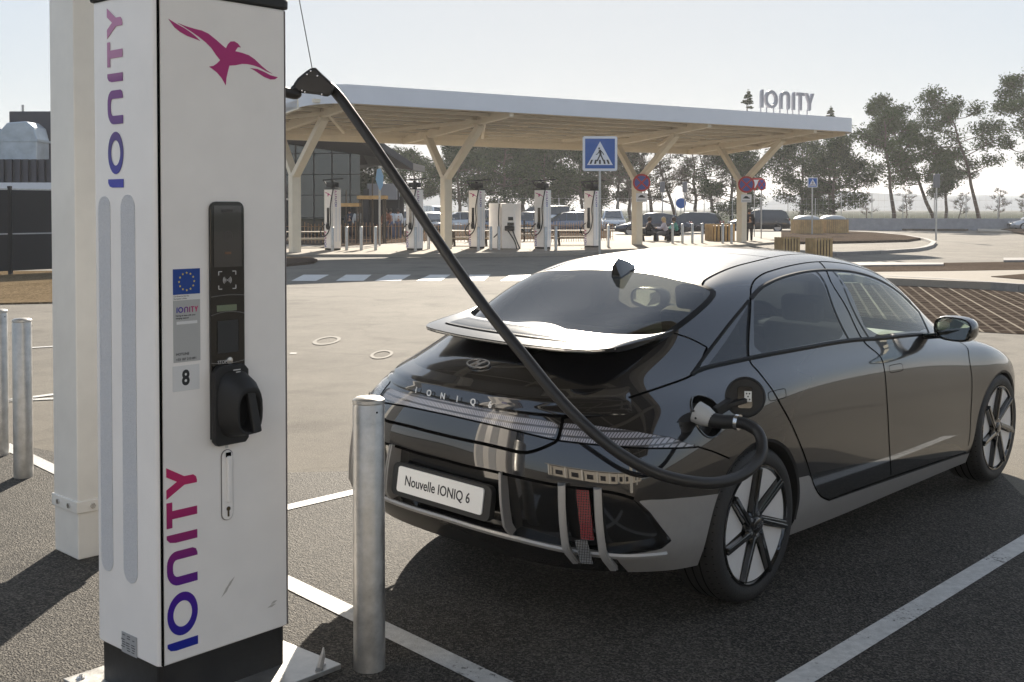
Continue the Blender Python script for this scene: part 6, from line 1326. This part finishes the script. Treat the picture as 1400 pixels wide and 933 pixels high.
def person(loc,rz,label,pose,top,legs,hair,longhair=False,extra=None,group=None):
    t=thing('person',label,'person',loc,rz,group)
    hip=.93 if pose!='sit' else .50; lean=.0 if pose!='sit' else .12
    if pose=='sit': K=[(.46,.47),(.46,.47)]; 
    # forward = +x
    pel=(0,0,hip); ch=(lean*.6,0,hip+.30); nk=(lean,0,hip+.50); hd_=(lean+.03,0,hip+.66); tp=(lean+.04,0,hip+.76)
    P=[pel,ch,nk,hd_,tp]; E_=[(0,1),(1,2),(2,3),(3,4)]; Rr=[.145,.14,.055,.088,.07]
    for s in (1,-1):
        b=len(P); sh=(lean,s*.17,hip+.47)
        if pose=='sit': el=(lean+.14,s*.24,hip+.24); ha=(lean+.36,s*.14,hip+.27)
        elif pose=='walk': el=(s*.08,s*.23,hip+.22); ha=(s*.20,s*.23,hip+.0)
        else: el=(.02,s*.24,hip+.20); ha=(.12,s*.22,hip-.04)
        P+=[sh,el,ha,(ha[0]+.07,ha[1],ha[2]-.03)]; E_+=[(1,b),(b,b+1),(b+1,b+2),(b+2,b+3)]; Rr+=[.065,.048,.034,.028]
        b=len(P)
        if pose=='sit': hj=(.02,s*.10,hip);kn=(.46,s*.12,hip-.01);an=(.42,s*.12,.08)
        elif pose=='walk': hj=(0,s*.10,hip-.03);kn=(.14*s,s*.10,.50);an=(.22*s-.05,s*.10,.08)
        else: hj=(0,s*.10,hip-.03);kn=(.01,s*.11,.50);an=(0,s*.11,.08)
        P+=[hj,kn,an,(an[0]+.17,an[1],.035)]; E_+=[(0,b),(b,b+1),(b+1,b+2),(b+2,b+3)]; Rr+=[.095,.062,.042,.035]
    skinmesh('body',P,E_,Rr,SKIN,t)
    tm=mat('cloth_top'+str(top),top,.85); lm=mat('cloth_legs'+str(legs),legs,.85)
    Pt=[P[0],P[1],(P[2][0],0,P[2][2]-.03)]; Et=[(0,1),(1,2)]; Rt=[.17,.165,.09]
    for b in (5,13): q=len(Pt); Pt+=[P[b],P[b+1],P[b+2]]; Et+=[(1,q),(q,q+1),(q+1,q+2)]; Rt+=[.085,.066,.05]
    skinmesh('jacket',Pt,Et,Rt,tm,t)
    Pt=[(P[0][0],0,P[0][2]-.01)]; Et=[];Rt=[.16]
    for b in (9,17): q=len(Pt); Pt+=[P[b],P[b+1],P[b+2]]; Et+=[(0,q),(q,q+1),(q+1,q+2)]; Rt+=[.112,.08,.06]
    skinmesh('trousers',Pt,Et,Rt,lm,t)
    mb=MB()
    for b in (11,19): a=P[b]; mb.beam((a[0]-.06,a[1],.045),(a[0]+.20,a[1],.04),.09,.08)
    mb.obj('shoe',SBK,t,bevel=.02)
    hx,_,hz=hd_; hm=MB(); hm.sphere((hx-.018,0,hz+.035),.115,14,9,(1,.92,1.05)) if True else 0
    if longhair: hm.sphere((hx-.07,0,hz-.10),.10,12,8,(.7,1,1.6))
    hm.obj('hair',mat('hair'+str(hair),hair,.7),t,smooth=True)
    fc_=MB(); 
    for s in (1,-1): fc_.sphere((hx+.088,s*.032,hz+.01),.010,6,4)
    fc_.obj('eyes',SBK,t); MB().add([(hx+.08,-.015,hz-.02),(hx+.08,.015,hz-.02),(hx+.112,0,hz-.022),(hx+.085,0,hz+.02)],[(0,1,2),(0,2,3),(1,3,2),(0,3,1)]).obj('nose',SKIN,t)
    MB().box((hx+.086,0,hz-.055),(.008,.045,.010)).obj('mouth',mat('lips',(.3,.09,.08),.6),t)
    return t
ppl=[(884.5,57.2,R(10),'person in dark clothes sitting at the left of the picnic table','sit',(.02,.02,.022),(.03,.03,.035),(.04,.025,.015),False),
 (911,57.0,R(175),'blonde person in a pale lilac top sitting at the picnic table','sit',(.52,.50,.60),(.10,.10,.12),(.55,.42,.24),True),
 (925,57.4,R(190),'person in a green and white jacket sitting at the right of the picnic table','sit',(.10,.34,.30),(.02,.02,.03),(.05,.03,.02),False)]
for u,Y,rz,lb_,po,a_,b_,c_,lh in ppl:
    p=AT(u,300,Y); person((p.x,Y,0),rz,lb_,po,a_,b_,c_,lh)
for u,Y,rz,lb_,a_,b_,c_,po in ((528,63,R(-100),'person in a rust jacket standing in front of the pavilion entrance',(.22,.08,.04),(.05,.05,.07),(.05,.03,.02),'stand'),(534,64,R(-60),'person in a pale blue top standing beside the rust jacket outside the pavilion',(.42,.48,.56),(.10,.12,.20),(.04,.03,.02),'walk'),(544.5,63,R(-90),'person in a white shirt standing farthest right outside the pavilion',(.62,.62,.62),(.08,.09,.14),(.03,.02,.015),'stand'),(478,64,R(-90),'person in dark clothes standing left of the pavilion entrance',(.03,.04,.06),(.02,.02,.03),(.04,.03,.02),'stand'),(489,63.5,R(-90),'person in a white top standing nearest the pavilion entrance',(.5,.5,.48),(.04,.04,.05),(.1,.06,.03),'stand')):
    p=AT(u,300,Y); person((p.x,Y,0),rz,lb_,po,a_,b_,c_,False)
p=AT(1024.5,300,58); person((p.x,58,0),R(-90),'person in black standing just right of the fourth canopy column','stand',(.015,.015,.018),(.02,.02,.022),(.03,.02,.015),False)
# ---------------------------------------------------------------- trees
BARK=mat('pine_bark',(.10,.07,.05),.9,noise=.3,nscale=3,bump=.5,bscale=10)
LEAF=[mat('pine_needles_'+n_,c_,.9,noise=.35,nscale=.9,spec=.08) for n_,c_ in (('deep',(.028,.050,.012)),('mid',(.055,.085,.020)),('grey',(.066,.092,.036)))]
def tree_mesh(seed,h,spread,lean=(0,0),style='pine',dens=1.0,trunk_r=.2):
    rr=random.Random(seed); tk=MB(); cr=[MB(),MB()]
    def leafclump(c,r,n,flat=.55):
        for _ in range(n):
            while True:
                v=Vector((rr.uniform(-1,1),rr.uniform(-1,1),rr.uniform(-1,1)))
                if v.length<1: break
            v.z*=flat; p=c+v*r; s=rr.uniform(.055,.15); a=Vector((rr.uniform(-1,1),rr.uniform(-1,1),rr.uniform(-.6,.9))).normalized(); b=a.cross(Vector((rr.uniform(-1,1),rr.uniform(-1,1),rr.uniform(-1,1)))).normalized()
            m=cr[0 if rr.random()<.6 else 1]
            m.add([p-a*s-b*s*.35,p+b*s*.45,p+a*s-b*s*.2,p-b*s*.55],[(0,1,2,3)])
    pts=[]; x=y=0; N_=9
    for i in range(N_+1):
        f=i/N_; x=lean[0]*h*f**1.3+rr.uniform(-.12,.12)*(i>0); y=lean[1]*h*f**1.3+rr.uniform(-.12,.12)*(i>0); pts.append(Vector((x,y,h*.93*f)))
    tk.tube(pts,[trunk_r*(1-.82*i/N_) for i in range(N_+1)],8)
    def at(f): q=f*N_; i=min(int(q),N_-1); return pts[i].lerp(pts[i+1],q-i)
    if style=='conifer':
        for k in range(int(70*dens)):
            f=rr.uniform(.10,.99); c=at(f); a=rr.uniform(0,2*PI); L=spread*(1-f)**.75*rr.uniform(.65,1.1)+.2
            e=c+Vector((math.cos(a)*L,math.sin(a)*L,-.12*L+rr.uniform(-.1,.3)))
            tk.tube([c,c.lerp(e,.5)+Vector((0,0,.1)),e],[.05,.03,.012],4)
            for q in (.35,.6,.85,1.0): leafclump(c.lerp(e,q),.10+.26*L,int((10+14*L)*dens),.5)
        leafclump(at(1.0),.16,14,2.2)
    else:
        nb={'pine':21,'dense':26,'bare':22,'tall':22}[style]; f0={'pine':.38,'dense':.16,'bare':.25,'tall':.28}[style]
        for k in range(nb):
            f=f0+(1-f0)*(k+rr.random())/nb; c=at(min(f,1)); a=rr.uniform(0,2*PI); env=math.sin(PI*min(1,(f-f0)/(1-f0)*.80+.22))
            L=spread*(.35+.75*env)*rr.uniform(.6,1.1); up_2=rr.uniform(.15,.75)*L*.6
            m1=c+Vector((math.cos(a)*L*.5,math.sin(a)*L*.5,up_2*.35+rr.uniform(-.2,.2))); e=c+Vector((math.cos(a)*L,math.sin(a)*L,up_2)); 
            if e.z>h: e.z=h-rr.uniform(0,.4)
            tk.tube([c,m1,e],[trunk_r*.34*(1-f*.5),trunk_r*.2*(1-f*.4),.02],5)
            subs=[e]+[m1.lerp(e,rr.uniform(.2,.8))+Vector((rr.uniform(-.6,.6),rr.uniform(-.6,.6),rr.uniform(-.1,.6)))*L*.35 for _ in range(5 if style!='bare' else 7)]
            for s_2 in subs:
                tk.tube([m1.lerp(e,rr.uniform(.0,.5)),s_2],[.035,.012],4)
                if style=='bare':
                    for _ in range(4): tk.tube([s_2.lerp(m1,rr.uniform(0,.5)),s_2+Vector((rr.uniform(-.5,.5),rr.uniform(-.5,.5),rr.uniform(.1,.7)))],[.015,.006],3)
                    if rr.random()<.28: leafclump(s_2,rr.uniform(.3,.6),int(14*dens))
                else: leafclump(s_2,rr.uniform(.5,1.15)*(1.15 if style=='dense' else 1.),int(rr.uniform(62,125)*dens),.75)
    return tk,cr
PROTO={}
def tree(u,Y,vt,style,label,seed=1,lean=(0,0),spread=None,leaf=0,vb=None,dens=1.0,rz=0,group='trees beyond the service area'):
    s_=FPX/Y; h=1.742+(285-vt)/s_; p=AT(u,300,Y); key=(style,seed)
    if key in PROTO:
        src,h0=PROTO[key]; return dup(src,(p.x,Y,-.05),rz,label,scale=h/h0)
    t=thing('pine_tree' if style in('pine','dense','tall') else ('conifer_tree' if style=='conifer' else 'bare_tree'),label,'tree',(p.x,Y,-.05),rz,group)
    tk,cr=tree_mesh(seed,h,spread or h*.28,lean,style,dens)
    tk.obj('trunk',BARK,t,smooth=True); c=MB(); n0=len(cr[0].f); c.v=cr[0].v+cr[1].v; o_=len(cr[0].v); c.f=cr[0].f+[tuple(i+o_ for i in f) for f in cr[1].f]
    me=bpy.data.meshes.new('crown'); me.from_pydata(c.v,[],c.f); me.materials.append(LEAF[leaf]); me.materials.append(LEAF[(leaf+1)%3]); 
    mi=[0]*n0+[1]*(len(c.f)-n0); me.polygons.foreach_set('material_index',mi); o=bpy.data.objects.new('crown',me); COL.objects.link(o); o.parent=t
    PROTO[key]=(t,h); return t
tree(1222,100,128,'pine','leaning pine with open crown just right of the canopy end',11,(-.10,0),3.1,1)
tree(1278,104,146,'pine','strongly leaning pine, trunk sloping to the left, second right of the canopy',12,(-.42,0),2.9,1)
tree(1340,100,118,'pine','tall leaning pine near the right edge, third right of the canopy',13,(-.26,0),3.6,1)
tree(1412,98,88,'pine','tallest pine, cut off by the right edge of the picture',14,(-.08,0),3.6,1)
tree(1292,118,205,'pine','short distant pine between the two strongly leaning pines',15,(.0,0),2.4,2)
tree(1140,106,186,'dense','broad dark pine behind the domed waste containers',16,(0,0),3.6,0,dens=1.3)
tree(1095,112,184,'dense','dark pine left of the waste containers, under the canopy end',17,(.02,0),3.4,0,dens=1.3)
tree(1021,122,112,'conifer','narrow conifer tip showing above the canopy left of the roof letters',18,(0,0),1.7,0,dens=1.2)
tree(1134,130,136,'conifer','narrow conifer tip showing above the canopy right of the roof letters',18)
tree(1000,110,192,'dense','dark pine behind the fourth canopy column',16,rz=1.3)
for k,(u,v_,ln) in enumerate(((862,188,-.05),(895,190,-.22),(925,192,-.28),(952,190,-.25),(978,194,-.1))):
    tree(u,104+k*2,v_,'bare',['thin leaning bare tree left of the third canopy column top','thin bare tree leaning left behind the third canopy column','thin bare tree leaning left above the dark blue saloon','thin bare tree leaning left, right of the dark blue saloon','thin bare tree just left of the fourth canopy column'][k],21+k%3,(ln,0),2.6,2,rz=.0)
names_=['behind the second charging post','just left of the second canopy column','just right of the second canopy column','behind the third charging post','behind the twin charging cabinets','between the third and fourth charging posts','left of the fourth charging post','behind the fourth charging post','behind the crossing sign, nearer one','behind the crossing sign, farther one','right of the crossing sign']
for k,(u,Y,v_) in enumerate(((510,120,168),(566,118,205),(628,112,178),(655,118,176),(690,112,176),(716,122,180),(742,112,180),(768,120,180),(795,112,182),(822,124,182),(845,116,186))):
    tree(u,Y,v_,'tall' if k%3 else 'dense','dark evergreen '+names_[k],[31,17,32,16][k%4] if k%3==0 else 30+k%2,(.02,0),3.0,0,dens=1.15,rz=k*1.1)
tree(60,150,262,'dense','distant dark tree low behind the left building',16,rz=2.)
for k,(u,Y) in enumerate(((1185,140),(1240,150),(1310,145),(1365,150),(1400,140))): tree(u,Y,262-k%2*6,'bare',['low distant scrub tree','low distant scrub tree','low distant scrub tree','low distant scrub tree','low distant scrub tree'][k]+[' behind the leftmost leaning pine',' left of the sloping trunk',' below the third leaning pine',' at the fence near the right edge',' cut off by the right edge'][k],21+k%3,rz=k)

# ---------------------------------------------------------------- thin haze in the air
hm=bpy.data.materials.new('haze_air'); hm.use_nodes=True; t=hm.node_tree; t.nodes.clear(); o=t.nodes.new('ShaderNodeOutputMaterial'); v=t.nodes.new('ShaderNodeVolumePrincipled')
v.inputs['Color'].default_value=(.95,.96,1,1); v.inputs['Density'].default_value=.0004; v.inputs['Anisotropy'].default_value=.35; t.links.new(v.outputs[0],o.inputs['Volume'])
hb=MB().box((0,850,15),(1900,2000,32.3)).obj('haze',hm); tag(hb,kind='stuff')
# ---------------------------------------------------------------- countable pieces that were modelled together become objects of their own
SPLIT={'fence_post','stake','cross_rail','wheel_nut','anchor_bolt','joint_bolt','connector_screws','bracket_screw','raking_arm','wind_brace','trestle','shoe','eyes','headlight','porch_column','door_pillar','purlin','rafter','wheel_arch','door_handle','edge_beam','mullions','cross_bars','sign_stay','sticker_marks','solar_cells','roof_sheets','door_trim'}
REN={'connector_screws':'connector_screw','eyes':'eye','mullions':'mullion','cross_bars':'cross_bar','solar_cells':'solar_cell','roof_sheets':'roof_sheet'}
def islands(me):
    n=len(me.vertices); par=list(range(n))
    def fd(a):
        while par[a]!=a: par[a]=par[par[a]]; a=par[a]
        return a
    for e in me.edges:
        a,b=fd(e.vertices[0]),fd(e.vertices[1])
        if a!=b: par[a]=b
    G_={}
    for p in me.polygons: G_.setdefault(fd(p.vertices[0]),[]).append(p)
    return list(G_.values())
CACHE={}
for o in [x for x in bpy.data.objects if x.type=='MESH' and x.name.split('.')[0] in SPLIT]:
    me=o.data; nm=o.name.split('.')[0]; nm=REN.get(nm,nm)
    if me.name not in CACHE:
        out=[]; isl=islands(me)
        if 1<len(isl)<=100:
            sm=me.polygons[0].use_smooth
            for ps in isl:
                used=sorted({v for p in ps for v in p.vertices}); mp={u:k for k,u in enumerate(used)}
                m2=bpy.data.meshes.new(nm); m2.from_pydata([tuple(me.vertices[u].co) for u in used],[],[[mp[v] for v in p.vertices] for p in ps])
                for mt in me.materials: m2.materials.append(mt)
                if sm:
                    m2.polygons.foreach_set('use_smooth',[True]*len(m2.polygons)); m2.set_sharp_from_angle(angle=R(40))
                out.append(m2)
        CACHE[me.name]=out
    L_=CACHE[me.name]
    if not L_: continue
    for m2 in L_[1:]:
        c=o.copy(); c.data=m2; c.name=nm; COL.objects.link(c)
    o.data=L_[0]; o.name=nm
